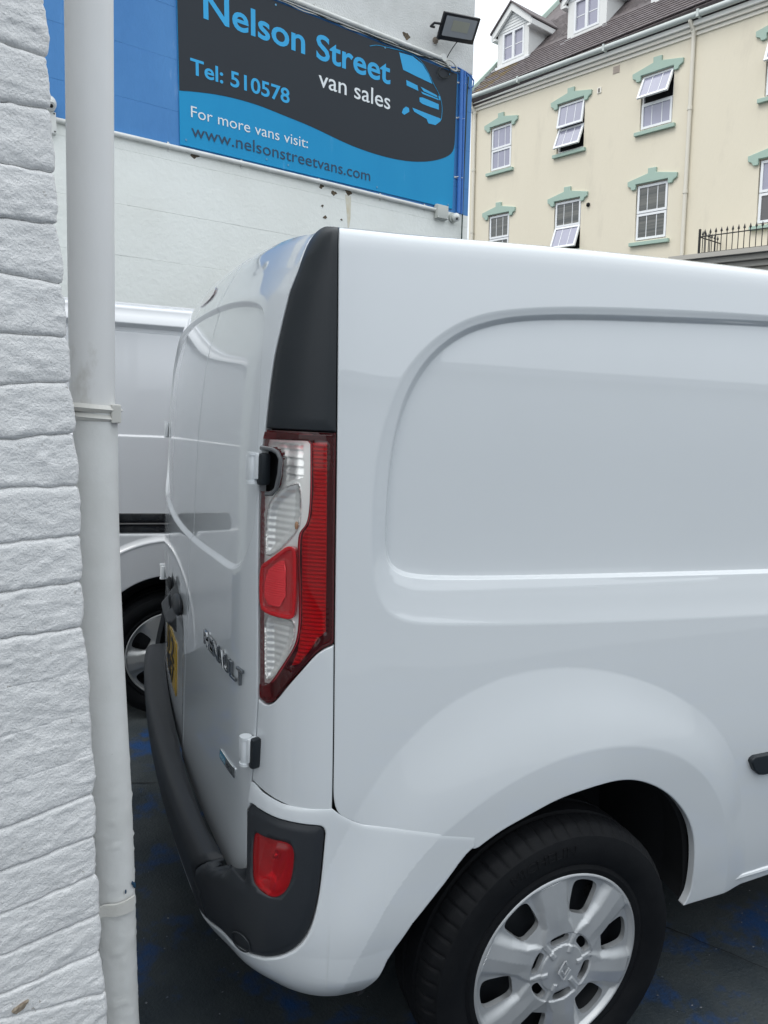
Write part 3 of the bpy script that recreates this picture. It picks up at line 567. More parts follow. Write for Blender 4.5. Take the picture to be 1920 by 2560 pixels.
band_in = [(-.0475, 1.4170), (-.0185, 1.4190), (-.0170, 1.2378), (-.0170, 1.0700), (-.0300, 1.0580), (-.0500, 1.0300), (-.0700, 1.0050), (-.0850, 1.000), (-.0720, 1.0300), (-.0640, 1.0828), (-.0660, 1.235), (-.0640, 1.2500), (-.0530, 1.2645), (-.0470, 1.2849), (-.0440, 1.3348)]
bi_a = np.array(band_in)
def ribs(p, P): return -.0075 + .0030 * np.abs(2 * ((p[:, 1] * 136) % 1) - 1) ** 1.5 * sstep(sdist(p, bi_a) / .003)
panel('ribbed_reflector', lamp, band_in, S, mat('red_rib_reflector', (.66, .16, .14), .35, metal=.2), ribs, spacing=.0017, edge=.004, roll=0, skirt=.006, gap=0)
panel('red_lens', lamp, band, S, mat('red_lens_band', (.46, .004, .009), .015, trans=.93, ior=1.03, coat=1, coatr=.008), lambda p, P: .0005 - .0012 * np.exp(-(np.abs(sdist(p, bi_a)) / .0015) ** 2), spacing=.006, edge=.004, roll=.002, skirt=.008, gap=0)['label'] = 'ribbed red band along the outer edge'
mb = MB(); mb.ball(on(S, [-.080], [1.262], -.012)[0], (.004, .004, .008), 14); mb.build('bulb', M_amber, lamp, smooth=True)
# far tail light and trim
panel('tail_light', van, [(-.005, 1.437), (-.004, 1.05), (-.075, .98), (-.16, .92), (-.165, 1.43)], MIR(S), M_deepred, None, spacing=.03, edge=.02, roll=.003, flip=True)['label'] = 'far tail light seen edge on'
panel('pillar_trim', van, trim_out, MIR(S), M_black, None, spacing=.02, roll=.003, flip=True)['label'] = 'far black pillar trim'
# high brake light, hinges, handle, plate
bl = chaikin([(-.868, 1.800), (-.862, 1.765), (-.97, 1.752), (-1.07, 1.752), (-1.12, 1.768), (-1.12, 1.800), (-.97, 1.806)], 1)
panel('high_brake_light', van, bl, S, mat('brake_light_grey', (.20, .15, .15), .12, coat=1, c2=(.34, .28, .28), cs=60), None, spacing=.01, roll=.002, lift=.004)
def hinge(wc, vc, hgt, F, sgn):
    """painted knuckle on the door edge with a black pad on the body side"""
    e = on(F, wc, vc, .016, sgn < 0)[0]; z = np.array([0, 0, 1.]); t = on(F, wc + .01, vc, 0)[0] - on(F, wc - .01, vc, 0)[0]; t[2] = 0; t /= np.linalg.norm(t)
    n = np.cross(t, z) * sgn; n /= np.linalg.norm(n); fr = Frame(e, t, z, n)
    mb = MB(fr); mb.tube([(0, -hgt / 2, 0), (0, -hgt / 2 + .002, 0), (0, hgt / 2 - .002, 0), (0, hgt / 2, 0)], [.0082, .0092, .0092, .0082], 18)
    for s in (-1, 1): mb.tube([(0, s * (hgt / 2 - .004), 0), (0, s * (hgt / 2 + .0015), 0)], .0115, 18)
    mb.box(-.022, -.006, -hgt * .42, hgt * .42, -.010, .002, .003); mb.box(.004, .017, -hgt * .36, hgt * .5, -.018, .004, .003)
    h = mb.build('hinge', M_hinge, van, smooth=True); mb = MB(fr); mb.box(.0105, .0265, -hgt * .56, hgt * .52, -.022, .0005, .006); mb.build('pad', M_black, h, smooth=True); return h
h = hinge(-.1680, 1.361, .056, S, 1); h['label'] = 'upper near hinge'
mb = MB(Frame(on(S, [-.127], [1.36], .0)[0], (0.78, -.62, 0), (0, 0, 1), (-.62, -.78, 0)))
q = [(-.016, -.045, .0), (-.004, -.044, .001), (.006, -.034, .002), (.012, -.005, .002), (.013, .022, .002), (.006, .034, .001), (-.006, .039, 0), (-.030, .040, -.004)]
mb.tube(q, .0045, 10); mb.build('seal', mat('grey_seal', (.10, .105, .11), .35, coat=.5), h, smooth=True)
h = hinge(-.1820, .816, .056, S, 1); h['label'] = 'lower near hinge'
hinge(-.1680, 1.361, .056, MIR(S), -1)['label'] = 'upper far hinge'; hinge(-.1820, .816, .056, MIR(S), -1)['label'] = 'lower far hinge'
ho = np.array([(-.955 + .125 * math.cos(t) * (1 - .15 * math.sin(t)), .930 - .02 * math.cos(t) + .038 * math.sin(t)) for t in np.linspace(0, 2 * np.pi, 40, endpoint=False)])
hd = panel('door_handle', van, ho, S, M_bump, lambda p, P: .015 * sstep(sdist(p, ho) / .040) - .020 * np.exp(-(((p[:, 0] + 1.005) / .035) ** 2 + ((p[:, 1] - .950) / .018) ** 2) ** 2), spacing=.006, edge=.008, roll=0)
e0 = on(S, [-.860], [.922], .008)[0]; mb = MB(); mb.ball(e0, (.014, .058, .028), 24); gp = mb.build('grip', M_bump, hd, smooth=True)
e0 = on(S, [-1.01], [.945], .012)[0]; mb = MB(); mb.ball(e0, (.006, .040, .018), 16); mb.build('recess_shade', M_dark, hd, smooth=True)  # black ball stands for the shade inside the handle's hollow
lk = on(S, -.885 + .019 * np.cos(th), .925 + .019 * np.sin(th), .025); mb = MB(); mb.tube(lk, .0022, 6, cap=False); mb.build('lock', M_black, hd, smooth=True)
pl = [(-1.275, .770), (-1.275, .610), (-.968, .610), (-.968, .770)]
pt = panel('number_plate', van, pl, S, M_plate, None, spacing=.03, edge=.03, roll=.0010, skirt=.004, lift=-.002)
gh = chaikin([(-1.27, .868), (-1.29, .782), (-.975, .782), (-.995, .868)], 1)
panel('plate_light_housing', van, gh, S, M_bump, lambda p, P: -.006 + .026 * sstep(sdist(p, gh) / .040), spacing=.008, edge=.008, roll=0, skirt=.01)
def wrap(name, parent, V, F, Fs, mt, zoff=0., smooth=False):
    P = on(Fs, V[:, 0], V[:, 1], V[:, 2] + zoff); return glyphs(name, V, P, F, mt, parent)
for s_, y in (('J12', .698), ('487', .622)):
    V, F = fit_text(s_, -1.245, -1.005, y, .062, extrude=.0006, offset=.012); V[:, 2] = np.where(V[:, 2] > 0, .0006, -.0004); wrap('letter', pt, V, F, S, M_plateink, -.0005)
# chrome lettering, slightly domed faces
xs = [-.5083, -.4584, -.4162, -.3700, -.3270, -.2840, -.2464, -.2119]
for k, ch in enumerate('RENAULT'):
    V, F = text_mesh(ch, extrude=.02, bevel=.016, offset=.006, res=3); lo, hi = V.min(0), V.max(0)
    V = (V - lo) / (hi - lo); g = .004; V[:, 0] = xs[k] + g / 2 + V[:, 0] * (xs[k + 1] - xs[k] - g); V[:, 1] = .9262 + .0335 * V[:, 1]; V[:, 2] = V[:, 2] * .0060
    mesh_obj('letter', on(S, V[:, 0], V[:, 1], V[:, 2] + .0005), F, M_letter, van)
bd_o = [(-.3590, .7395), (-.2550, .7425), (-.2590, .7200), (-.3640, .7165)]
bg = panel('badge', van, bd_o, S, M_chrome, None, spacing=.02, edge=.01, roll=.0012, skirt=.003, gap=0, lift=.003)
panel('face', bg, [(-.3565, .7375), (-.3135, .7388), (-.3165, .7200), (-.3612, .7185)], S, mat('badge_blue', (.06, .30, .45), .3), None, spacing=.02, edge=.01, roll=0, skirt=0, lift=.0033)
panel('face', bg, [(-.3125, .7388), (-.2575, .7405), (-.2610, .7218), (-.3155, .7200)], S, mat('badge_grey', (.28, .30, .31), .3, metal=.7), None, spacing=.02, edge=.01, roll=0, skirt=0, lift=.0033)
for s_, a0, a1, m_ in (('eco', -.3530, -.3190, mat('ink_white', (.7, .75, .78), .5)), ('dCi', -.3080, -.2680, M_plateink)):
    V, F = fit_text(s_, a0, a1, .7235, .011); V[:, 2] = .0036; wrap('letter', bg, V, F, S, m_)
# black rubbing strip further forward
so_ = [(1.06, .7040), (1.0490, .6980), (1.0470, .690), (1.0608, .6668), (1.0800, .6520), (1.0950, .6490), (1.7, .640), (1.7, .705)]
panel('rubbing_strip', van, so_, S, M_black, lambda p, P: flare(P[:, 0], P[:, 2]), spacing=.02, edge=.01, roll=.004, skirt=.014, lift=.012)
# sill highlight rib
mb = MB(); mb.tube(on(S, [1.02, 1.10, 1.25, 1.6, 2.2, 3.0], [.360, .368, .372, .375, .378, .38], [-.0055, -.003, -.001, 0, 0, 0]), .008, 10); mb.build('sill_rib', M_white, van, smooth=True)
# wheel housing
hp = S(*np.array(archc).T); hp = np.concatenate([on(S, [.0826, .1209, .2111], [.3254, .411, .5337], 0), hp]); cx, cz = .52, .33
V = []
for t, y in ((1.0, .012), (1.03, .03), (1.06, .12), (1.0, .32)): V.append(np.stack([cx + (hp[:, 0] - cx) * t, np.full(len(hp), y) + (.02 if t == 1. else 0), cz + (hp[:, 2] - cz) * t], 1))
n = len(hp); mesh_obj('wheel_housing', np.concatenate(V + [np.array([[cx, .33, cz]])]), [(j * n + i, j * n + i + 1, (j + 1) * n + i + 1, (j + 1) * n + i) for j in range(3) for i in range(n - 1)] + [(3 * n + i, 3 * n + i + 1, 4 * n) for i in range(n - 1)], mat('wheel_housing_black', (.008, .009, .011), .85), van)
mb = MB(); mb.tube([(.56, .16, .42), (.60, .17, .60), (.62, .18, .70)], .030, 14); mb.tube([(.50, .30, .60), (.66, .26, .62)], .012, 8); mb.build('damper', mat('grimy_steel', (.03, .035, .045), .6, metal=.4, c2=(.05, .05, .055), cs=30), van, smooth=True)

# ------------------------------------------------------------------ wheels
def wheel(parent, c, R, rh, yout, detail=True, nsp=6, phase=10, col=None, flat=False):
    """c axle centre on the tyre's outer face; wheel faces -Y"""
    cx, cy, cz = c; na = 360 if detail else 120
    rb = rh + .004
    prof = [(rb - .006, -.004), (rb, -.006), (rb + .006, -.007), (rb + .014, -.003), (rb + (R - rb) * .30, -.0125), (rb + (R - rb) * .55, -.0150), (rb + (R - rb) * .72, -.0110), (rb + (R - rb) * .80, -.0085), (rb + (R - rb) * .81, -.0065), (R - .016, .001), (R - .007, .012), (R - .003, .022), (R - .0015, .040), (R - .001, .050), (R - .008, .053), (R - .008, .060), (R - .001, .063), (R, .10), (R - .008, .103), (R - .008, .110), (R - .001, .113), (R - .003, .16), (R - .015, .185), (rb + .02, .19)]
    V = []; m_ = len(prof)
    for i in range(na):
        t = 2 * math.pi * i / na
        for j, (r, y) in enumerate(prof):
            if detail and 9 <= j <= 13: g = (i % 6 == 0) ; r = r - (.0045 if g else 0) * (1 if j < 13 else .5); tt = t + .006 * (y / .02)
            else: tt = t
            V.append((cx + r * math.cos(tt), cy + y, cz + r * math.sin(tt)))
    F = [(i * m_ + j, i * m_ + j + 1, ((i + 1) % na) * m_ + j + 1, ((i + 1) % na) * m_ + j) for i in range(na) for j in range(m_ - 1)]
    mb = MB(); mb.add(V, F); tyre = mb.build('tyre', M_rubber, parent, smooth=True)
    # black steel rim behind the cover
    mb = MB(); k = 64; pr = [(rh, .004), (rh - .012, .030), (rh - .018, .055), (.13, .050), (.10, .040), (.07, .036), (.0, .036)]; V = []
    for i in range(k):
        t = 2 * math.pi * i / k
        for r, y in pr: V.append((cx + r * math.cos(t), cy + y, cz + r * math.sin(t)))
    n_ = len(pr); mb.add(V, [(i * n_ + j, i * n_ + j + 1, ((i + 1) % k) * n_ + j + 1, ((i + 1) % k) * n_ + j) for i in range(k) for j in range(n_ - 1)]); mb.build('rim', M_steel, parent, smooth=True)
    for q in range(12):
        t = 2 * math.pi * (q + .5) / 12; mb = MB(); mb.tube([(cx + .158 * rh / .21 * math.cos(t), cy + .0485, cz + .158 * rh / .21 * math.sin(t)), (cx + .158 * rh / .21 * math.cos(t), cy + .052, cz + .158 * rh / .21 * math.sin(t))], .014, 12); mb.build('rim_hole', M_dark, parent)
    return tyre
WY = -.0208

def make_cover(c, rh, yout, nsp=6, ph0=10., sc_=1., spacing=.004, mt=None, cap=True):
    """wheel cover sheet (CDT) with spoke relief and cut openings; returns V,F,N"""
    cx, cy, cz = c; k = rh / .211; st = 360. / nsp; wf = st / 60.
    P2 = []; loops = []
    circ = [(rh * math.cos(t), rh * math.sin(t)) for t in np.linspace(0, 2 * np.pi, 160, endpoint=False)]
    loops.append(np.array(circ))
    for q in range(nsp):
        a0 = math.radians(ph0 + st * q)
        prof = [(.117, -8), (.116, 0), (.117, 8), (.122, 11.5), (.137, 12.3), (.155, 12), (.175, 11.5), (.185, 10), (.1895, 6), (.1905, 0), (.1895, -6), (.185, -10), (.175, -11.5), (.155, -12), (.137, -12.3), (.122, -11.5)]
        loops.append(chaikin([(r * k * math.cos(a0 + math.radians(d * wf)), r * k * math.sin(a0 + math.radians(d * wf))) for r, d in prof], 2))
    if cap:
        for q in range(nsp):
            a = ph0 - 2 + st * (q + .5)
            if 0: continue
            dd = np.radians(np.array([-19, -8, 8, 19, 20, 8, -8, -20]) * wf + a); rr = np.array([.077, .079, .079, .077, .062, .059, .059, .062]) * k
            loops.append(chaikin(np.stack([rr * np.cos(dd), rr * np.sin(dd)], 1), 1))
    gx, gy = np.meshgrid(np.arange(-rh, rh, spacing * k), np.arange(-rh, rh, spacing * k * .87)); gx = gx + (np.arange(gx.shape[0]) % 2)[:, None] * spacing * k / 2
    g = np.stack([gx.ravel(), gy.ravel()], 1); 
    if cap:
        g2x, g2y = np.meshgrid(np.arange(-.09 * k, .09 * k, .0022 * k), np.arange(-.09 * k, .09 * k, .0020 * k)); g2 = np.stack([g2x.ravel(), g2y.ravel()], 1); g = np.concatenate([g[np.hypot(g[:, 0], g[:, 1]) > .089 * k], g2[np.hypot(g2[:, 0], g2[:, 1]) < .088 * k]])
    rings = [np.stack([r_ * k * np.cos(t_), r_ * k * np.sin(t_)], 1) for r_ in (.196, .198, .200, .202, .204, .206, .2085) for t_ in [np.linspace(0, 2 * np.pi, 240, endpoint=False) + r_ * 50]]
    g = np.concatenate([g[np.hypot(g[:, 0], g[:, 1]) < .195 * k]] + rings)
    g = g[np.hypot(g[:, 0], g[:, 1]) < rh - .001]
    for l in loops[1:]: g = g[np.abs(sdist(g, l)) > spacing * .35]
    V2 = np.concatenate(loops + [g]); E = []; b0 = 0
    for l in loops: n = len(l); E += [(b0 + i, b0 + (i + 1) % n) for i in range(n)]; b0 += n
    r = delaunay_2d_cdt([Vector(p) for p in V2], E, [], 0, 1e-7); v2 = np.array([tuple(p) for p in r[0]]); T = np.array([f for f in r[2]], int); cc = v2[T].mean(1); kk = np.hypot(cc[:, 0], cc[:, 1]) < rh
    for l in loops[1:]: kk &= sdist(cc, l) < 0
    T = T[kk]
    def hgt(p):
        r = np.hypot(p[:, 0], p[:, 1]) / k; a = np.degrees(np.arctan2(p[:, 1], p[:, 0])); f = ((a - ph0 + st / 2) % st - st / 2) / wf
        h = .016 * (1 - (r / .211) ** 2)
        va = np.interp(r, [.06, .08, .11, .15, .20, .211], [0, 5, 17, 20.5, 21.5, 21.5]); dep = np.interp(r, [.05, .085, .12, .185, .197, .204], [0, .004, .013, .012, .010, .0])
        s = sstep((va - np.abs(f)) / 7.5)
        ang = np.abs(f)
        h = h - dep * s + .0035 * np.clip((ang - 19) / 11, 0, 1) * np.clip((r - .07) / .05, 0, 1) * (r < .2)
        h = h + .004 * sstep((r - .198) / .005) - .004 * np.clip((r - .204) / .007, 0, 1) ** 2
        if cap:
            h = h + .004 * sstep((.055 - r) / .003) - .004 * sstep((.082 - r) / .004)
            w = np.abs(np.radians(f + 2) * r); h = h + .0035 * sstep((.0078 - w) / .005) * sstep((r - .036) / .003) * sstep((.082 - r) / .003)
        return h * k
    V = np.stack([cx + v2[:, 0], cy + yout - hgt(v2), cz + v2[:, 1]], 1)
    e = 3e-4; dx = (hgt(v2 + (e, 0)) - hgt(v2 - (e, 0))) / (2 * e); dy = (hgt(v2 + (0, e)) - hgt(v2 - (0, e))) / (2 * e)
    Nn = np.stack([-dx, -np.ones(len(v2)), -dy], 1); Nn /= np.linalg.norm(Nn, axis=1)[:, None]
    F = []
    for t in T:
        a, b, c_ = V[t[0]], V[t[1]], V[t[2]]; F.append(tuple(t) if np.cross(b - a, c_ - a)[1] < 0 else (t[0], t[2], t[1]))
    cnt = {}
    for f in F:
        for i in range(3): cnt[(f[i], f[(i + 1) % 3])] = 1
    bd = [(a, b) for a, b in cnt if (b, a) not in cnt]; ids = sorted({i for x in bd for i in x}); mp = {i: q for q, i in enumerate(ids)}; n0 = len(V); kx = len(ids); out = np.zeros((kx, 3))
    for a, b in bd:
        d = V[b] - V[a]; o = np.cross(d, Nn[a]); o /= np.linalg.norm(o) + 1e-12; out[mp[a]] += o; out[mp[b]] += o
    out /= np.linalg.norm(out, axis=1)[:, None] + 1e-12
    Vo = np.concatenate([V, V[ids], V[ids] + (0, .012, 0)]); No = np.concatenate([Nn, out, out]); F += [(n0 + mp[b], n0 + mp[a], n0 + kx + mp[a], n0 + kx + mp[b]) for a, b in bd]
    return Vo, F, No
def add_wheel(parent, c, R, rh, nsp=6, ph0=10., cap=True, mt=None, detail=True):
    w = bpy.data.objects.new('wheel', None); link(w, parent); w.location = Vector(c) - Vector(wloc(parent))
    wheel(w, c, R, rh, 0, detail=detail)
    V, F, Nn = make_cover(c, rh, -.002, nsp, ph0, cap=cap, spacing=.004 if detail else .008)
    cv = mesh_obj('wheel_cover', V, F, mt or M_wheel, w, smooth=True, normals=Nn); return w
w1 = add_wheel(van, (WX, WY, WZ), .318, .211)
# maker's diamond on the cap and raised sidewall lettering
fr = Frame((WX, WY - .0248, WZ), (1, 0, 0), (0, 0, 1), (0, -1, 0)); s = .0165
mb = MB(fr)
def dia(o_, i_): return [(0, 1.45 * o_), (.95 * o_, 0), (0, -1.45 * o_), (-.95 * o_, 0)]
def bar(a, b, wd, z0=0, z1=.003): a = np.array(a); b = np.array(b); d = b - a; l = np.linalg.norm(d); t = np.array([-d[1], d[0]]) / l * wd; mb.prism([tuple(a + t), tuple(a - t), tuple(b - t), tuple(b + t)], z0, z1, .0006)
Q = [(0, 1.4 * s), (.9 * s, 0), (0, -1.4 * s), (-.9 * s, 0)]
for i in range(4):
    if i != 0: bar(Q[i], Q[(i + 1) % 4], .0022)
    else: bar(Q[0], (.45 * s, .7 * s), .0022)
bar((.1 * s, -.55 * s), (.62 * s, .35 * s), .0018); bar((0, 1.4 * s), (-.5 * s, .25 * s), .0016); bar((-.45 * s, .2 * s), (0.0, -.55 * s), .0016); mb.build('cap_emblem', M_wheel, w1)
V, F = fit_text('MICHELIN', 0, 1, 0, .020, extrude=.001); ang = np.radians(122 - V[:, 0] * 34); r = .262 + V[:, 1]
P = np.stack([WX + r * np.cos(ang), WY - .0152 - np.where(V[:, 2] > 0, .0006, -.002), WZ + r * np.sin(ang)], 1); glyphs('sidewall_letter', V, P, F, M_rubber, w1)

# ------------------------------------------------------------------ ground
mg = mat('yard_asphalt', (.017, .026, .034), .62, bump=.003, bs=120, bdet=8, c2=(.045, .054, .058), cs=3.1, c3=(.008, .040, .125), s3=3.6, t3=(.52, .62), bump2=.004, bs2=14, rvar=.12, spec=.35)
mg2 = mg.node_tree
bm_ = np.linspace(-40, 40, 3)
gx = np.unique(np.concatenate([np.linspace(-60, 60, 13), np.linspace(-2.5, 4.5, 141)])); gy = np.unique(np.concatenate([np.linspace(-60, 60, 13), np.linspace(-2.5, 3.5, 121)]))
X, Y = np.meshgrid(gx, gy); Zg = .006 * fbm(np.stack([X * 2.3, Y * 2.3, X * 0], -1), 5) * ((np.abs(X - 1) < 3.4) & (np.abs(Y - .5) < 2.9)) - .004
n = len(gx); g = mesh_obj('yard_ground', np.stack([X, Y, Zg], -1).reshape(-1, 3), [(j * n + i, j * n + i + 1, (j + 1) * n + i + 1, (j + 1) * n + i) for j in range(len(gy) - 1) for i in range(n - 1)], mg, smooth=True); tag(g, kind='structure')
# loose grit and paint flecks on the ground
mb = MB()
for i in range(420):
    if i % 2: x, y = random.uniform(-.5, .6), random.uniform(-.3, 1.4)
    else: x, y = random.uniform(.9, 2.4), random.uniform(-.9, .5)
    r = random.uniform(.0012, .004); a = random.uniform(0, 6); mb.add([(x + r * math.cos(a + t), y + r * math.sin(a + t) * .7, .004 + (0 if q else r * .5)) for q, t in ((1, 0), (1, 2.1), (1, 4.2), (0, 1))], [(0, 1, 3), (1, 2, 3), (2, 0, 3)])
tag(mb.build('ground_grit', mat('grit', (.22, .22, .21), .8, c2=(.05, .07, .12), cs=50)), kind='stuff')
# cracks: thin irregular trenches drawn as dark slivers lying on the slab joints
def crack(pts, w):
    P = dense(pts, .03, closed=False); P = P + .006 * np.stack([vnoise(np.c_[P * 31, P[:, :1] * 0], 5), vnoise(np.c_[P * 29, P[:, :1] * 0], 6)], 1); L = []; 
    T = np.gradient(P, axis=0); T /= np.linalg.norm(T, axis=1)[:, None]; nn = np.stack([-T[:, 1], T[:, 0]], 1); ww = w * (.6 + .5 * np.abs(vnoise(np.c_[P * 47, P[:, :1] * 0], 8)))[:, None]
    A, B = P + nn * ww, P - nn * ww; V = [(a[0], a[1], .0035) for a in A] + [(b[0], b[1], .0035) for b in B]; n = len(A)
    o = mesh_obj('ground_crack', V, [(i, i + 1, n + i + 1, n + i) for i in range(n - 1)], M_dark); tag(o, kind='structure')
crack([(-1.2, 1.98), (-.7, 1.72), (-.3, 1.60), (.1, 1.5)], .0022); crack([(1.15, .3), (1.35, .0), (1.7, -.3), (2.4, -.5)], .002)

# ------------------------------------------------------------------ painted brick wall at the left and its downpipe
BW = Frame((-.4982, -.1132, 1.3285), (.93918, .3432, .0), (0, 0, 1), (.34315, -.93926, 0))
EDGE = np.array([(.032, .62), (.036, .613), (.037, .6), (.04, .585), (.038, .564), (.036, .552), (.039, .536), (.04, .518), (.041, .493), (.042, .47), (.045, .447), (.045, .431), (.043, .419), (.045, .405), (.046, .386), (.044, .367), (.047, .351), (.05, .336), (.052, .313), (.051, .296), (.049, .284), (.054, .273), (.054, .252), (.055, .232), (.059, .211), (.06, .174), (.056, .164), (.061, .148), (.065, .116), (.063, .099), (.067, .078), (.07, .051), (.068, .035), (.071, .01), (.072, -.023), (.071, -.04), (.072, -.061), (.073, -.083), (.072, -.104), (.075, -.127), (.075, -.154), (.071, -.168), (.075, -.187), (.078, -.217), (.08, -.248), (.081, -.293), (.084, -.326), (.085, -.363), (.088, -.397), (.086, -.426), (.089, -.45), (.088, -.481), (.086, -.493), (.09, -.525), (.089, -.554), (.094, -.572), (.094, -.616), (.096, -.646), (.093, -.684), (.098, -.737), (.102, -.769), (.104, -.817), (.118, -1.33)])[::-1]
edge_at = lambda z: np.interp(z, EDGE[:, 1], EDGE[:, 0]) + np.where(z > .62, -.04 * (z - .62), 0) + np.where(z > .62, .004 * vnoise(np.stack([z * 22, z * 0, z * 0], -1), 3), 0)
M_bpaint = mat('white_masonry_paint', (.80, .80, .795), .5, bump=.0016, bs=300, bdet=8, bump2=.0016, bs2=75, c2=(.74, .74, .735), cs=9, c3=(.38, .36, .33), s3=95, t3=(.64, .74), spec=.4)
wall = thing('brick_wall', 'white painted old brick wall rising up the whole left edge of the photo', 'wall', BW([(-.3, -1.33, -.1)])[0])
JL = [(-.8, -.7269, -.7566), (-.7, -.6831, -.6869), (-.6, -.6215, -.6239), (0, -.5597, -.5553), (0, -.4954, -.4936), (0, -.4311, -.4259), (0, -.366, -.363), (0, -.300, -.297), (0, -.234, -.232), (0, -.1674, -.1689), (0, -.104, -.1025), (0, -.0407, -.0385), (0, .0304, .0327), (0, .0934, .1011), (0, .1601, .1686), (0, .2247, .2267), (0, .2953, .2948), (0, .3591, .3645), (0, .4243, .4268), (0, .4901, .4992), (0, .5598, .5607)]
joints = [(a, b) for _, a, b in JL]
lo_ = joints[0][0]; dn = [(lo_ - .066 * i, lo_ - .03 + .002 - .066 * i) for i in range(1, 10)]; joints = dn[::-1] + joints + [(.5598 + .066 * i, .5607 + .066 * i) for i in range(1, 24)]
faint = {i: 1. for i in range(len(joints))}
for i, (a, b) in enumerate(joints):
    if -.37 < a < -.23: faint[i] = .12
sm_s = (-.03, .06)
def jz(i, s): a, b = joints[i]; return a + (b - a) * np.clip((s - sm_s[0]) / (sm_s[1] - sm_s[0]), -.5, 1.2) + .0022 * vnoise(np.stack([s * 24, s * 0 + i * 3.1, s * 0], -1), 11) + .0011 * vnoise(np.stack([s * 90, s * 0 + i * 3.1, s * 0], -1), 12)
def brick(i, s0, s1, atedge, ns, nt_):
    """one painted brick: front face between joints i and i+1, wrapped round the corner when at the edge"""
    L = s1 - s0 if not atedge else 0
    t = np.linspace(0, 1, nt_); t = .5 - .5 * np.cos(np.pi * t) * (1 - .25 * np.sin(np.pi * t) ** 2) if nt_ > 6 else t
    if atedge: u = np.concatenate([np.linspace(0, 1, ns), 1 + np.array([.04, .09, .15, .22, .3, .45, .7, 1.2])])
    else: u = np.linspace(0, 1, ns)
    U, T = np.meshgrid(u, t); sa = s0 + (.07 - s0 if atedge else s1 - s0) * np.clip(U, 0, 1)
    z = jz(i, sa) * (1 - T) + jz(i + 1, sa) * T
    if atedge:
        se = edge_at(z) - .004; s = s0 + (se - s0) * np.clip(U, 0, 1); c = np.zeros_like(s); k = U > 1; q = np.clip((U - 1) / .2, 0, 1); s = np.where(k, se + .007 * np.sin(q * np.pi / 2), s); c = np.where(k, -.007 * (1 - np.cos(q * np.pi / 2)) - np.clip(U - 1.2, 0, 1) * .2, c)
    else: s = sa; c = np.zeros_like(s)
    H = .066; dt = T * H; db = (1 - T) * H; fb, ft = faint.get(i, 1), faint.get(i + 1, 1)
    e = lambda d, f: -.0050 * f * np.exp(-(d / .0018) ** 1.1) - .0004 * f * np.exp(-(d / .009) ** 2)
    dz = e(dt, fb) + e(db, ft)
    if not atedge: dz = dz + e((U) * (s1 - s0), .8) + e((1 - U) * (s1 - s0), .8)
    else: dz = dz + np.where(U < .5, e(U * (.07 - s0), .8), 0)
    q = np.stack([s * 1., z, c], -1); off = .0016 * vnoise(np.array([[i * 7.7, s0 * 9, 0.]]), 2)[0]
    dz = dz + off * min(fb, ft) + .0010 * fbm(q * (20, 38, 20), 4, 20) + .0007 * fbm(q * (85, 170, 85), 3, 40) + .0007 * np.clip(vnoise(q * (40, 95, 40), 60) - .35, 0, 1) * 3
    nn = np.zeros(q.shape); ang = np.where(U > 1, np.clip((U - 1) / .2, 0, 1) * np.pi / 2, 0) if atedge else np.zeros_like(U)
    P = np.stack([s + dz * np.sin(ang), z, c + dz * np.cos(ang)], -1).reshape(-1, 3); nu = len(u)
    F = [(j * nu + k_, j * nu + k_ + 1, (j + 1) * nu + k_ + 1, (j + 1) * nu + k_) for j in range(len(t) - 1) for k_ in range(nu - 1)]
    o = mesh_obj('brick', BW(P), F, M_bpaint, wall, smooth=True); return o
for i in range(len(joints) - 1):
    zc = (joints[i][0] + joints[i + 1][0]) / 2
    vis = -1.0 < zc < .72; hd_ = i % 2; s0 = -.155 if hd_ else -.205
    brick(i, s0, 0, True, 90 if vis else 16, 30 if vis else 8); brick(i, s0 - .22, s0, False, 14, 6)
    if vis: brick(i, s0 - .44, s0 - .22, False, 6, 4)
mb = MB(BW); mb.box(-1.6, .0, -1.33, joints[-1][0], -.30, -.012); mb.build('mortar_core', M_bpaint, wall); mb = MB(BW); mb.box(-1.6, .036, -1.33, joints[-1][0], -1.7, -.205); mb.build('return_wall', M_bpaint, wall)  # unseen return wall is assumed, added and sized to shade the van's rear doors
chip = [(-.019 + .010 * math.cos(t) * (1 + .25 * math.sin(3 * t)), -.712 + .006 * math.sin(t) * (1 + .2 * math.cos(2 * t)) + .003 * math.cos(t)) for t in np.linspace(0, 2 * np.pi, 18, endpoint=False)]
mb = MB(BW); mb.prism(chip, -.01, .0042, .0012); mb.build('chipped_patch', mat('bare_brick', (.16, .12, .09), .9, bump=.001, bs=300, c2=(.30, .26, .2), cs=200), wall)
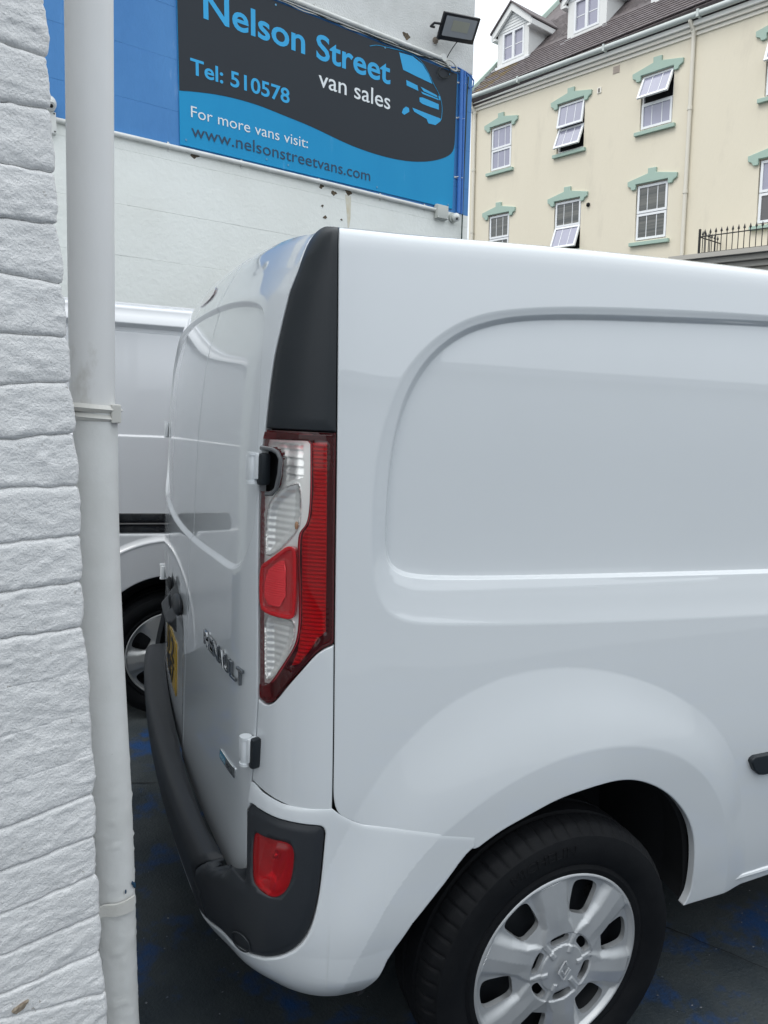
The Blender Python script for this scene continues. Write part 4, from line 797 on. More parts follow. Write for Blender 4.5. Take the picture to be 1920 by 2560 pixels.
# downpipe
M_pipe = mat('off_white_pipe_paint', (.74, .74, .735), .42, bump=.00012, bs=240, c2=(.69, .69, .68), cs=5, c3=(.44, .42, .37), s3=9, t3=(.62, .8), stretch=(1, 1, .5), spec=.45)
M_pipe2 = mat('rough_painted_pipe', (.74, .745, .73), .5, bump=.0005, bs=120, bdet=6, c2=(.68, .685, .665), cs=14, c3=(.34, .33, .27), s3=60, t3=(.70, .8), spec=.4)
dp = thing('downpipe', 'off white vertical drainpipe fixed beside the painted brick wall, closest to the camera', 'drainpipe', (-.37, .075, 0))
mb = MB(); mb.tube([(-.4150, .105, 3.2), (-.413, .105, 2.3), (-.4114, .105, 1.455)], .034, 40, cap=False); mb.tube([(-.4114, .105, 1.461), (-.4114, .105, 1.4555)], .0345, 40); mb.build('upper_pipe', M_pipe, dp, smooth=True)
pc = np.array([(-.4075, .10, 1.46), (-.4045, .095, 1.22), (-.397, .09, 1.02), (-.384, .087, .73), (-.377, .083, .46), (-.369, .078, .2), (-.366, .075, .0)]); zz = np.linspace(1.46, 0, 260); sp = [Spl(pc[::-1, 2], pc[::-1, k]) for k in (0, 1)]
path = np.stack([sp[0](zz), sp[1](zz), zz], 1); seg = 56; V = []
for i, p in enumerate(path):
    for k in range(seg):
        t = 2 * math.pi * k / seg; V.append((p[0] + math.cos(t) * .0335, p[1] + math.sin(t) * .0335, p[2]))
V = np.array(V); amp = sstep((.95 - V[:, 2]) / .2)[:, None]; cen_ = np.repeat(path, seg, 0); d = V - cen_; d[:, 2] = 0; d /= np.linalg.norm(d, axis=1)[:, None]; V = V + d * amp * (.0004 * fbm(V * 45, 3, 9) + .0007 * np.clip(fbm(V * (60, 60, 110), 2, 19) - .25, 0, 1) * 3)[:, None]
mesh_obj('lower_pipe', V, [(i * seg + k, i * seg + (k + 1) % seg, (i + 1) * seg + (k + 1) % seg, (i + 1) * seg + k) for i in range(len(path) - 1) for k in range(seg)], M_pipe2, dp, smooth=True)
mb = MB(); t = np.linspace(math.radians(-175), math.radians(40), 26)
for z0, rr in ((1.462, .0385), (1.4475, .0372)): 
    mb.tube([(-.4105 + rr * math.cos(a), .103 + rr * math.sin(a), z0 - .002 * math.cos(a)) for a in t], .0062 if rr > .038 else .0058, 4)
mb.box(-.385, -.370, .070, .13, 1.440, 1.469, .002); mb.box(-.54, -.44, .075, .095, 1.452, 1.464); br = mb.build('pipe_bracket', mat('bracket_cream', (.62, .61, .57), .45), dp); br['label'] = 'square edged white bracket at the joint of the two pipes'
mb = MB(); a_ = np.array([(-.455, -.02, .548), (-.440, .020, .560), (-.425, .045, .590), (-.405, .050, .612), (-.385, .046, .613), (-.365, .048, .613), (-.350, .058, .612)]); A = Spl(np.arange(7.), a_[:, 0]), Spl(np.arange(7.), a_[:, 1]), Spl(np.arange(7.), a_[:, 2]); q = np.linspace(0, 6, 30); Pp = np.stack([f_(q) for f_ in A], 1)
w_ = np.interp(q, [0, 2, 3, 6], [.008, .010, .010, .013]); n = len(q); V = np.concatenate([Pp + np.c_[q * 0, q * 0, w_], Pp - np.c_[q * 0, q * 0, w_], Pp + np.c_[q * 0, q * 0 + .004, w_], Pp + np.c_[q * 0, q * 0 + .004, -w_]]); mb.add(V, [(i, i + 1, n + i + 1, n + i) for i in range(n - 1)] + [(i, 2 * n + i, 2 * n + i + 1, i + 1) for i in range(n - 1)] + [(n + i, n + i + 1, 3 * n + i + 1, 3 * n + i) for i in range(n - 1)] + [(n - 1, 2 * n - 1, 4 * n - 1, 3 * n - 1)]); mb.build('pipe_bracket', mat('bracket_bent', (.66, .65, .61), .5, bump=.0005, bs=200), dp, smooth=True)['label'] = 'bent white bracket near the foot of the pipe'
mb = MB()
for a, dz, r in ((-30, .0, .004), (-38, .006, .003), (-24, -.004, .004), (-62, -.001, .003)):
    t = math.radians(a); x, y = -.381 + .0352 * math.cos(t), .0853 + .0352 * math.sin(t); mb.ball((x, y, .640 + dz), (r * .5, r * .5, r * 1.5), 8)
mb.build('blue_paint_smear', mat('old_blue_paint', (.015, .06, .12), .5), dp, smooth=True)

# ------------------------------------------------------------------ second white van behind
van2 = thing('parked_van', 'white van with a black side strip, parked behind the foreground van and mostly hidden', 'van', (1.0, 3.0, 0), 'white vans parked in the yard')
a5 = math.radians(4.5); V2 = Frame((-.05, 2.15, 0), (math.cos(a5), -math.sin(a5), 0), (0, 0, 1), (-math.sin(a5), -math.cos(a5), 0))
zp = Spl([.2, .4, .6, .85, 1.0, 1.3, 1.6, 1.75, 1.80, 1.84, 1.87, 1.885], [-.03, -.006, 0, 0, -.004, -.012, -.035, -.052, -.062, -.085, -.14, -.26])
F2 = lambda s, z: V2(np.stack([s.ravel(), z.ravel(), zp(z).ravel()], 1)).reshape(s.shape + (3,)) if np.ndim(s) > 1 else V2(np.stack([s, z, zp(z)], 1))
A0 = (0.0, .300)
def d2(p, P):
    z = p[:, 1]; s = p[:, 0]; d = -.010 * sstep((z - 1.300) / .010) + .0 * z
    d = d - .013 * (sstep((z - 1.745) / .008) - 0) + .025 * sstep((z - 1.772) / .012)
    d = d + .012 * sstep((.885 - z) / .02) * sstep((z - .5) / .1)
    r = np.hypot((s - A0[0]) / 1.0, (z - A0[1]) / 1.08); d = d + .014 * sstep((.53 - r) / .03) + .003 * np.exp(-((r - .505) / .006) ** 2); return d
t = np.radians(np.linspace(0, 180, 60)); ar2 = [(A0[0] + .365 * math.cos(x), A0[1] + .385 * math.sin(x)) for x in t]
o2 = [(-1.0, .30), (-1.0, 1.885), (3.0, 1.885), (3.0, .30), (.365, .28)] + ar2[1:-1] + [(-.365, .28)]
zl = np.concatenate([np.linspace(a, b, 8) for a, b in ((1.294, 1.316), (1.737, 1.790), (.855, .895))]); exz = [np.stack([g_.ravel() for g_ in np.meshgrid(np.arange(-.99, 1.2, .008), zl)], 1)] + [np.stack([A0[0] + r_ * np.cos(t9), A0[1] + 1.08 * r_ * np.sin(t9)], 1) for t9 in [np.linspace(0, np.pi, 140)] for r_ in np.linspace(.485, .545, 13)]
pn = panel('side_panel', van2, o2, F2, M_white2, d2, spacing=.03, edge=.02, roll=.004, extra=exz)
wd = pn['label'] = 'white side with a roof gutter, crease and wheel arch'
F2b = lambda s, z: F2(s, z)
panel('rubbing_strip', van2, [(-.85, .878), (-.87, .90), (-.86, .94), (-.83, .966), (2.6, .966), (2.6, .875)], F2, mat('gloss_black_strip', (.008, .009, .012), .2, coat=.6), lambda p, P: .010 - .010 * np.exp(-((p[:, 1] - .918) / .009) ** 2), spacing=.025, edge=.02, roll=.004, skirt=.02)
mb = MB(V2); mb.tube([(-.86, .918, .006), (2.6, .918, .006)], .004, 8); mb.build('strip_trim', mat('grey_trim', (.10, .10, .10), .3), van2, smooth=True)
mb = MB(V2); mb.box(-.99, 2.98, .36, 1.0, -1.60, -.30); mb.box(.48, 2.98, .25, 1.85, -1.58, -.28); mb.box(-.99, -.48, .36, 1.85, -1.58, -.28); mb.box(-.48, .48, .74, 1.85, -1.58, -.10); mb.build('body_core', M_dark, van2)
mb = MB(V2); mb.box(-1.0, 3.0, 1.870, 1.888, -1.5, -.20, .006); mb.box(-1.005, -.995, .3, 1.84, -1.6, -.05); mb.box(2.995, 3.005, .3, 1.84, -1.6, -.05); mb.build('roof', M_white2, van2)
mb = MB(V2); mb.tube([(A0[0] + .42 * math.cos(x), A0[1] + .44 * math.sin(x), -.16) for x in np.radians(np.linspace(0, 180, 30))], .13, 8); mb.build('wheel_housing', mat('wheel_housing_black', (.008, .009, .011), .85), van2, smooth=True)
c2 = V2([(A0[0], A0[1], -.015)])[0]; w2 = add_wheel(van2, tuple(c2), .300, .205, nsp=5, ph0=80, cap=True, detail=False, mt=mat('grey_wheel_cover', (.42, .43, .43), .35, metal=.55, coat=.4))

# ------------------------------------------------------------------ painted building with the shop sign
BL = Frame((.3613, 5.4519, 3.5634), (.97086, .23848, .02342), (-.03365, .0095, .99939), (.23812, -.97108, .01725))
bld = thing('painted_building', 'building with white lower wall, blue painted band and white roughcast top behind the vans', 'building', BL([(0, -3.56, -1)])[0])
M_blue = mat('blue_masonry_paint', (.042, .185, .455), .5, bump=.004, bs=26, bdet=7, c2=(.060, .225, .51), cs=1.2, c3=(.22, .38, .66), s3=2.4, t3=(.62, .80), stretch=(1.6, 1.6, .35))
M_ww = mat('white_masonry_wall', (.80, .825, .795), .6, bump=.004, bs=24, bdet=7, c2=(.755, .775, .74), cs=1.5, bump2=.003, bs2=7)
M_rc = mat('white_roughcast', (.66, .67, .66), .8, bump=.007, bs=70, bdet=5, c2=(.58, .59, .575), cs=4)
def block(a0, a1, b0, b1, mt, jl=0, jr=0, jt_=.0012, jb=.0012, par=None):
    mb = MB(BL); c1 = random.uniform(-.001, .001); q = .0011
    x0, x1, y0, y1 = a0 + jl * .3, a1 - jr * .3, b0 + jb * .3, b1 - jt_ * .3
    mb.add([(x0, y0, -.03), (x1, y0, -.03), (x1, y1, -.03), (x0, y1, -.03), (x0, y0, -q), (x1, y0, -q), (x1, y1, -q), (x0, y1, -q), (x0 + (q if jl else 0), y0 + (q if jb else 0), c1 * (jt_ > 0 and jb > 0)), (x1 - (q if jr else 0), y0 + (q if jb else 0), 0), (x1 - (q if jr else 0), y1 - (q if jt_ else 0), c1 * (jt_ > 0 and jb > 0)), (x0 + (q if jl else 0), y1 - (q if jt_ else 0), 0)], [(0, 1, 5, 4), (1, 2, 6, 5), (2, 3, 7, 6), (3, 0, 4, 7), (4, 5, 9, 8), (5, 6, 10, 9), (6, 7, 11, 10), (7, 4, 8, 11), (8, 9, 10, 11)])
    return mb.build('block', mt, bld)
rows = [(-.56 - .4 * i, -.16 - .4 * i) for i in range(8)][::-1]
rows[-1] = (-.56, -.14)
for r_, (b0, b1) in enumerate(rows):
    off = (r_ % 2) * .45
    for a0 in np.arange(-4.5 + off - .9, 3.29, .9):
        a1 = min(a0 + .9, 3.29)
        if a1 > a0 + .05: block(a0, a1, b0, b1, M_ww)
for r_, (b0, b1) in enumerate([(-.14, .256), (.256, .654), (.654, 1.05), (1.05, 1.425)]):
    off = ((r_ + 1) % 2) * .45
    for a0 in np.arange(-4.5 + off - .9, 3.29, .9):
        a1 = min(a0 + .9, 3.29)
        if a1 < a0 + .05: continue
        if r_ == 0: block(a0, a1, -.14, -.018, M_ww, jt_=0); block(a0, a1, -.018, b1, M_blue, jb=0)
        else: block(a0, a1, b0, b1, M_blue)
mb = MB(BL); mb.box(-5, 3.288, -4.2, 1.43, -.3, -.0065); mb.build('wall_core', M_ww, bld)
mb = MB(BL); mb.box(-5, 3.292, 1.4265, 4.2, -.3, .006, .012); mb.build('roughcast_wall', M_rc, bld)
mb = MB(BL); mb.box(3.10, 3.2905, -4.1, 4.2, -6, -.3); mb.build('return_wall', M_rc, bld)
mb = MB(BL); mb.box(-5, -4.98, -4.1, 4.2, -6, -.3); mb.box(-5, 3.1, 4.15, 4.2, -6, -.2); mb.build('rear_wall', M_rc, bld)
M_hole = mat('bare_render', (.16, .12, .075), .9, c2=(.05, .045, .04), cs=60, bump=.002, bs=150)
for a, b, r in ((.13, -.055, .035), (1.39, -.065, .028), (1.53, -.10, .030), (1.70, -.062, .038), (1.40, -.24, .016), (1.43, -.34, .022), (2.37, 1.545, .045), (1.62, -.33, .012), (1.05, .07 - .10, .01)):
    P = [(a + r * .85 * math.cos(t) * (1 + .35 * math.sin(2 * t + a * 9) + .2 * math.cos(5 * t)), b + r * .7 * math.sin(t) * (1 + .3 * math.cos(3 * t + b * 11))) for t in np.linspace(0, 2 * np.pi, 16, endpoint=False)]
    mb = MB(BL); mb.prism(P, -.01, .0035 if b < 1.43 else .0095, .001); mb.build('bare_patch', M_hole, bld)
mb = MB(BL); mb.prism([(1.66, -.09), (1.73, -.09), (1.725, -.3), (1.70, -.45), (1.685, -.28)], -.002, .0016); mb.build('rust_stain', mat('rust_stain', (.60, .55, .42), .7, c2=(.68, .68, .62), cs=12), bld)
# sign board
sign = thing('shop_sign', 'dark grey and blue rectangular van sales sign board screwed to the blue wall', 'sign', BL([(1.5, 0, .01)])[0])
M_sb = mat('sign_blue', (.004, .255, .52), .45, spec=.3, c2=(.006, .27, .535), cs=2, c3=(.07, .32, .60), s3=4, t3=(.66, .8), stretch=(2, 2, .3))
M_sd = mat('sign_dark', (.020, .026, .034), .5, spec=.3); M_sl = mat('sign_light_blue', (.035, .36, .68), .45, spec=.3); M_sw = mat('sign_white', (.72, .76, .78), .45); M_st = mat('sign_dark_text', (.012, .04, .085), .45)
mb = MB(BL); mb.prism([(0, 0), (3.045, .012), (3.062, 1.375), (0, 1.385)], .004, .016, .001); mb.build('board', M_sb, sign)
wave = curve([(.002, .418), (.193, .452), (.376, .475), (.565, .485), (.76, .481), (.963, .463), (1.174, .444), (1.394, .415), (1.622, .380), (1.86, .358), (2.108, .352), (2.366, .366), (2.58, .400), (2.771, .452), (2.90, .505), (2.968, .543), (3.015, .585), (3.044, .660), (3.050, .75)], .04)
pz = lambda poly, z0, z1, nm, mt: MB(BL).prism(poly, z0, z1).build(nm, mt, sign)
pz([tuple(p) for p in wave] + [(3.0555, 1.3735), (.001, 1.3835)], .014, .018, 'dark_field', M_sd)
def stext(s_, a0, a1, b, cap, mt, off=0., z=.0195, slope=0.):
    V, F = fit_text(s_, a0, a1, b, cap, offset=off); V[:, 2] = z; V[:, 1] += slope * (V[:, 0] - a0); glyphs('letter', V, BL(V), F, mt, sign)
stext('Nelson Street', .224, 2.172, 1.038, .205, M_sl, .018); stext('Tel: 510578', .101, 1.036, .575, .118, M_sl, .018)
stext('van sales', 1.343, 2.176, .804, .145, M_sw, .004); stext('For more vans visit:', .098, 1.229, .236, .088, M_sw, -.002); stext('www.nelsonstreetvans.com', .098, 1.944, .084, .100, M_st, .0)
for P in ([(2.275, 1.36), (2.443, 1.374), (2.576, 1.336), (2.66, 1.263), (2.717, 1.185), (2.5, 1.20), (2.33, 1.215)], [(2.371, 1.131), (2.517, 1.118), (2.531, 1.070), (2.378, 1.082)], [(2.557, 1.118), (2.776, 1.092), (2.790, 1.072), (2.60, 1.085)], [(2.565, 1.074), (2.80, 1.064), (2.805, 1.052), (2.590, 1.056)], [(2.80, 1.093), (2.828, 1.093), (2.828, 1.053), (2.812, 1.056)],
          [(2.547, 1.012), (2.587, 1.022), (2.700, 1.018), (2.807, 1.012), (2.811, .960), (2.70, .958), (2.589, .961), (2.552, .974)], [(2.457, .892), (2.619, .886), (2.84, .879), (2.841, .857), (2.773, .801), (2.676, .794), (2.648, .831), (2.485, .86)], [(2.34, .853), (2.375, .882), (2.412, .878), (2.419, .844), (2.354, .799), (2.323, .811)]):
    mb = MB(BL); mb.prism(P, .0185, .0202); mb.build('van_drawing', M_sl, sign)
ol = [(1.917, 1.312), (2.0, 1.345), (2.087, 1.358), (2.287, 1.382), (2.42, 1.392), (2.52, 1.372), (2.631, 1.303), (2.731, 1.190), (2.80, 1.12), (2.838, 1.06), (2.857, .95), (2.848, .87)]
mb = MB(BL); mb.tube([(a, b, .0195) for a, b in curve(ol, .04)], .0028, 5); mb.build('van_outline', M_sl, sign)
for a, b in ((.05, .045), (.80, .05), (1.02, .045), (2.03, .045), (2.98, .045), (.9, 1.352), (2.1, 1.352), (2.95, 1.34)):
    mb = MB(BL); mb.tube([(a, b, .014), (a, b, .021)], .009, 10); mb.build('screw', mat('sign_screw', (.10, .30, .48), .4), sign)
# conduits, cables and fittings
M_cond = mat('white_conduit', (.72, .73, .71), .4, c2=(.62, .63, .60), cs=6)
cw = thing('cable_conduit', 'white round cable conduit running under the blue sign to the junction box', 'conduit', BL([(1, -.04, 0)])[0])
mb = MB(BL); mb.tube([(-.975, -.042, .020), (.56, -.034, .020), (1.4, -.034, .024), (2.80, -.040, .022)], .019, 14); mb.build('tube', M_cond, cw, smooth=True)
def saddle(parent, a, b, r=.019, v=False):
    mb = MB(BL)
    if v: mb.box(a - r * 1.7, a + r * 1.7, b - .008, b + .008, .002, .006); mb.tube([(a - r, b, .004), (a - r * .8, b, .03), (a, b, .040), (a + r * .8, b, .03), (a + r, b, .004)], .005, 6)
    else: mb.box(a - .008, a + .008, b - r * 1.9, b + r * 1.9, .002, .006); mb.tube([(a, b - r, .004), (a, b - r * .8, .028), (a, b, .037), (a, b + r * .8, .028), (a, b + r, .004)], .005, 6)
    mb.build('saddle_clip', M_cond, parent, smooth=True)
for a in (-.80, -.10, .56, 1.36, 2.08, 2.66): saddle(cw, a, -.037)
cu = thing('cable_conduit', 'white conduit along the top edge of the sign ending below the floodlight', 'conduit', BL([(1.8, 1.44, 0)])[0])
mb = MB(BL); mb.tube([(-.9, 1.45, .024), (.967, 1.445, .024), (2.1, 1.452, .024), (2.84, 1.458, .024)], .019, 14); mb.build('tube', M_cond, cu, smooth=True)
mb = MB(BL); mb.tube([(2.845, 1.468, .0), (2.845, 1.468, .045)], .036, 20); mb.build('end_box', M_cond, cu, smooth=True)
for a in (.5, 1.30, 1.95, 2.45): saddle(cu, a, 1.449, .022)
M_cb = mat('black_cable', (.012, .016, .015), .5); M_wc = mat('white_cable', (.62, .62, .58), .5)
def wob(a0, a1, b, amp, n=40, seed=0, c=.012): a = np.linspace(a0, a1, n); return [(x, b + amp * vnoise(np.array([[x * 6, seed, 0.]]), 3)[0], c + .006 * vnoise(np.array([[x * 5, seed + 5, 0.]]), 4)[0]) for x in a]
lc = thing('cable_bundle', 'loose bundle of black and white cables trailing along the top edge of the sign', 'cables', BL([(2, 1.40, 0)])[0])
for k, (m_, a0, b, am, r) in enumerate(((M_cb, .6, 1.408, .010, .005), (M_cb, .4, 1.400, .014, .004), (M_wc, .7, 1.415, .008, .0055), (M_wc, .9, 1.398, .010, .0045), (M_cb, 2.2, 1.412, .018, .005))):
    mb = MB(BL); mb.tube(wob(a0, 3.12, b, am, seed=k * 3.3, c=.024), r, 6); mb.build('cable', m_, lc, smooth=True)
t = np.linspace(0, 2 * np.pi, 26)
mb = MB(BL); mb.tube([(2.95 + .075 * math.cos(x), 1.42 + .036 * math.sin(x) - .02 * math.cos(x), .045) for x in t], .0075, 7, cap=False); mb.build('cable', M_wc, lc, smooth=True)
mb = MB(BL); mb.tube([(2.86 + .085 * math.cos(x), 1.325 + .052 * math.sin(x) + .02 * math.cos(x), .038) for x in t], .005, 6, cap=False); mb.build('cable', M_cb, lc, smooth=True)
mb = MB(BL); mb.tube([(2.93, 1.40, .03), (3.05, 1.43, .03), (3.15, 1.42, .03), (3.22, 1.40, .035), (3.28, 1.36, .035), (3.27, 1.30, .035), (3.22, 1.27, .03), (3.19, 1.31, .03), (3.20, 1.37, .03), (3.17, 1.40, .03)], .0075, 8); mb.build('cable', mat('blue_coated_cable', (.03, .12, .38), .45), lc, smooth=True)
gc = thing('hanging_cable', 'thin dark green cable hanging straight down the blue corner strip beside the sign', 'cable', BL([(3.18, -.6, 0)])[0])
mb = MB(BL); mb.tube([(3.20, 1.38, .034), (3.188, 1.2, .034), (3.186, .9, .034), (3.180, .4, .034), (3.178, 0, .034), (3.176, -.5, .034), (3.17, -1.6, .03)], .0075, 8); mb.build('cable', mat('dark_green_cable', (.015, .04, .035), .5), gc, smooth=True)
M_bc = mat('blue_painted_conduit', (.04, .165, .50), .42)
for a, r, l in ((3.105, .022, 'thick blue painted conduit on the wall immediately right of the sign'), (3.150, .013, 'thinner blue painted conduit between the thick blue one and the green cable')):
    t_ = thing('painted_conduit', l, 'conduit', BL([(a, -.02, 0)])[0]); mb = MB(BL); mb.tube([(a, 1.42, .03), (a + .01, .7, .03), (a + .018, -.02, .03)], r, 12); mb.build('tube', M_bc, t_, smooth=True)
    for b in (1.30, .95, .35): saddle(t_, a + .005, b, r * 1.1, True)
jb = thing('junction_box', 'grey white square junction box at the end of the lower conduit', 'junction box', BL([(2.88, -.12, 0)])[0])
M_box = mat('box_plastic', (.50, .52, .49), .45)
mb = MB(BL); mb.box(2.795, 2.955, -.125, .020, 0, .045, .006); mb.box(2.800, 2.950, -.120, .015, .044, .062, .005); mb.build('box', M_box, jb, smooth=True)
for a, b in ((2.81, -.11), (2.94, -.11), (2.81, .005), (2.94, .005)): MB(BL).tube([(a, b, .058), (a, b, .0635)], .006, 8).build('screw', M_cond, jb)
def dome_cam(a, b, label, s=1.):
    t_ = thing('security_camera', label, 'camera', BL([(a, b, 0)])[0]); mb = MB(BL); mb.tube([(a, b, 0), (a, b, .028)], .052 * s, 22); mb.build('base', M_box, t_, smooth=True)
    MB(BL).ball((a + .005, b - .002, .060), .046 * s, 20).build('ball', M_cond, t_, smooth=True)
    f = BL([(a + .005, b - .002, .060)])[0]; dv = CAM - f; dv[2] -= 2.2; dv[0] += 2.5; dv /= np.linalg.norm(dv)
    mb = MB(); mb.tube([f + dv * .040 * s, f + dv * .0475 * s], .024 * s, 18); mb.build('face', mat('camera_face', (.55, .56, .55), .3), t_, smooth=True)
    mb = MB(); mb.tube([f + dv * .0475 * s, f + dv * .050 * s], .011 * s, 14); mb.build('lens', M_dark, t_, smooth=True); return t_
dome_cam(3.055, -.078, 'small white dome security camera beside the junction box under the sign')
dome_cam(-1.03, .052, 'security camera half hidden behind the brick wall at far left', 1.2)
jb2 = thing('junction_box', 'narrow white box under the half hidden camera at far left', 'junction box', BL([(-1.03, -.16, 0)])[0]); mb = MB(BL); mb.box(-1.10, -.975, -.150, .0, 0, .05, .004); mb.build('box', M_cond, jb2, smooth=True)
for a, b in ((-.988, -.012), (-.988, -.138)): MB(BL).tube([(a, b, .048), (a, b, .053)], .006, 8).build('screw', M_cb, jb2)
# floodlight
fl = thing('floodlight', 'black rectangular floodlight on a bracket at the corner of the white wall above the sign', 'floodlight', BL([(2.85, 1.5, .1)])[0])
c4 = BL([(2.616, 1.726, .30), (3.103, 1.818, .30), (3.152, 1.638, .14), (2.675, 1.556, .14)]); O = c4.mean(0); hx = (c4[1] + c4[2] - c4[0] - c4[3]) / 2; wd_ = np.linalg.norm(hx); hx /= wd_; vy = (c4[0] + c4[1] - c4[2] - c4[3]) / 2; vy -= hx * (vy @ hx) * .35; ht = np.linalg.norm(vy); vy /= ht; nn_ = np.cross(hx, vy); nn_ /= np.linalg.norm(nn_)
if nn_ @ (CAM - O) < 0: nn_ = -nn_
FF = Frame(O, hx, vy, nn_); a, b = wd_ / 2, ht / 2
M_fb = mat('floodlight_black', (.012, .013, .016), .4)
mb = MB(FF); mb.box(-a, a, -b, b, -.030, 0, .005); mb.box(-a * .8, a * .8, -b * .75, b * .75, -.055, -.028, .005); mb.build('housing', M_fb, fl, smooth=True)
mb = MB(FF); mb.prism(chaikin(dense([(-a * .86, -b * .66), (a * .86, -b * .66), (a * .86, b * .80), (-a * .86, b * .80)], .03), 2), -.002, .002); mb.build('glass', mat('floodlight_glass', (.36, .37, .38), .15, coat=1), fl)
mb = MB(FF); mb.box(-a * .45, a * .48, -b * .22, b * .55, .0, .0035); mb.build('led_panel', mat('led_panel', (.40, .40, .33), .3, coat=.6), fl)
mb = MB(FF); mb.tube([(-a - .002, .01, -.02), (-a - .055, .0, -.05), (-a - .055, -.045, -.09), (-a - .0, -.05, -.1)], .012, 8); mb.tube([(a + .004, -.03, -.02), (a - .01, -.03, -.02)], .012, 8); mb.build('yoke', M_fb, fl, smooth=True)
mb = MB(BL); mb.tube([(2.75, 1.615, .0), (2.76, 1.62, .10), (2.79, 1.64, .16)], .015, 8); mb.tube([(2.745, 1.61, .0), (2.745, 1.61, .02)], .032, 14); mb.build('bracket', mat('rusty_grey', (.2, .17, .14), .7), fl, smooth=True)
cc = FF([(0.04, -b, -.02)])[0]; e1 = BL([(2.88, 1.46, .03)])[0]; mb = MB(); q = np.linspace(0, 1, 12)[:, None]; mid = (cc + e1) / 2 + np.array([.0, -.02, .03]); mb.tube((1 - q) ** 2 * cc + 2 * q * (1 - q) * mid + q ** 2 * e1, .0048, 7); mb.build('cable', M_cb, fl, smooth=True)

# ------------------------------------------------------------------ cream terrace across the street
KF = Frame((11.5255, 19.1529, 9.1504), (.24398, -.96939, -.02752), (-.02618, .04643, .99858), (-.96976, -.24367, -.0141))
ter = thing('terrace_building', 'cream rendered terrace with mint green window hoods, slate roof and dormers across the street', 'building', KF([(4, -9.1, -2)])[0])
M_cream = mat('cream_render', (.70, .65, .53), .75, bump=.004, bs=22, bdet=6, c2=(.68, .63, .51), cs=.6, c3=(.60, .555, .455), s3=1.6, t3=(.55, .78), stretch=(1, 1, .3))
M_mint = mat('mint_paint', (.34, .46, .395), .5, bump=.001, bs=60); M_upvc = mat('white_upvc', (.76, .78, .80), .35)
M_pane = mat('window_glass_sky_tint', (.33, .33, .43), .06, coat=1, c2=(.28, .28, .36), cs=.5); M_paned = mat('window_glass_dark', (.040, .045, .042), .06, coat=1, c2=(.12, .12, .105), cs=2.6, stretch=(.15, .15, 7.))  # pale panes: lavender sky reflection is put into the base colour
M_grey = mat('window_glass_grey', (.085, .08, .08), .06, coat=1)
M_slate = mat('roof_slate', (.090, .075, .078), .7, c2=(.125, .105, .105), cs=5, bump=.004, bs=40); M_slate2 = mat('lichen_slate', (.17, .115, .035), .8, c2=(.10, .085, .07), cs=3)
KP = lambda a, b: KF(np.stack([a, b, a * 0], 1))
cols = [(-.415, .465), (2.215, 3.155), (4.895, 5.800), (8.02, 8.92), (10.9, 11.8)]; lev = [(-.285, 1.015), (-2.99, -1.60), (-5.75, -4.35)]
holes = [[(a0, b0), (a1, b0), (a1, b1), (a0, b1)] for a0, a1 in cols for b0, b1 in lev]
panel('facade', ter, [(-1.32, -9.3), (14, -9.3), (14, 2.1), (-1.32, 2.1)], KP, M_cream, None, spacing=3., edge=30., roll=0, skirt=.14, gap=0, holes=holes)
def sash(parent, a0, a1, b0, b1, tilt, pm, bars=2):
    """top hung sash tilted outwards by an angle in degrees"""
    t = math.radians(tilt); O = KF([(a0, b1, -.06)])[0]; v = KF.v * math.cos(t) - KF.n * math.sin(t); n = KF.n * math.cos(t) + KF.v * math.sin(t); fr = Frame(O, KF.h, v, n); w, h = a1 - a0, b1 - b0
    fw = .055; mb = MB(fr); mb.box(0, w, -fw, 0, 0, .045); mb.box(0, w, -h, -h + fw, 0, .045); mb.box(0, fw, -h + fw, -fw, 0, .045); mb.box(w - fw, w, -h + fw, -fw, 0, .045)
    mb.build('sash', M_upvc, parent)
    MB(fr).box(fw, w - fw, -h + fw, -fw, .014, .022).build('pane', pm, parent)
    for i in range(bars):
        x = w * (i + 1) / (bars + 1); MB(fr).box(x - .009, x + .009, -h + fw, -fw, .0225, .027).build('glazing_bar', M_upvc, parent)
hood = [(-.70, 1.145), (-.115, 1.262), (-.115, 1.385), (.115, 1.375), (.115, 1.255), (.70, 1.140), (.690, 1.03), (.645, 1.01), (.60, .985), (.57, .925), (.50, .915), (.458, .93), (.455, 1.04), (-.455, 1.045), (-.458, .93), (-.50, .915), (-.57, .925), (-.60, .985), (-.645, 1.01), (-.69, 1.03)]
opn = {(0, 0): (0, 0), (1, 0): (9, 22), (2, 0): (24, 0), (3, 0): (20, 0), (0, 1): (0, 0), (1, 1): (0, 20), (2, 1): (0, 0), (3, 1): (0, 0)}
pn_ = {(0, 0): (M_pane, M_pane), (1, 0): (M_pane, M_pane), (2, 0): (M_pane, M_pane), (3, 0): (M_pane, M_pane), (0, 1): (M_paned, M_paned), (1, 1): (M_paned, M_pane), (2, 1): (M_paned, M_paned), (3, 1): (M_pane, M_grey)}
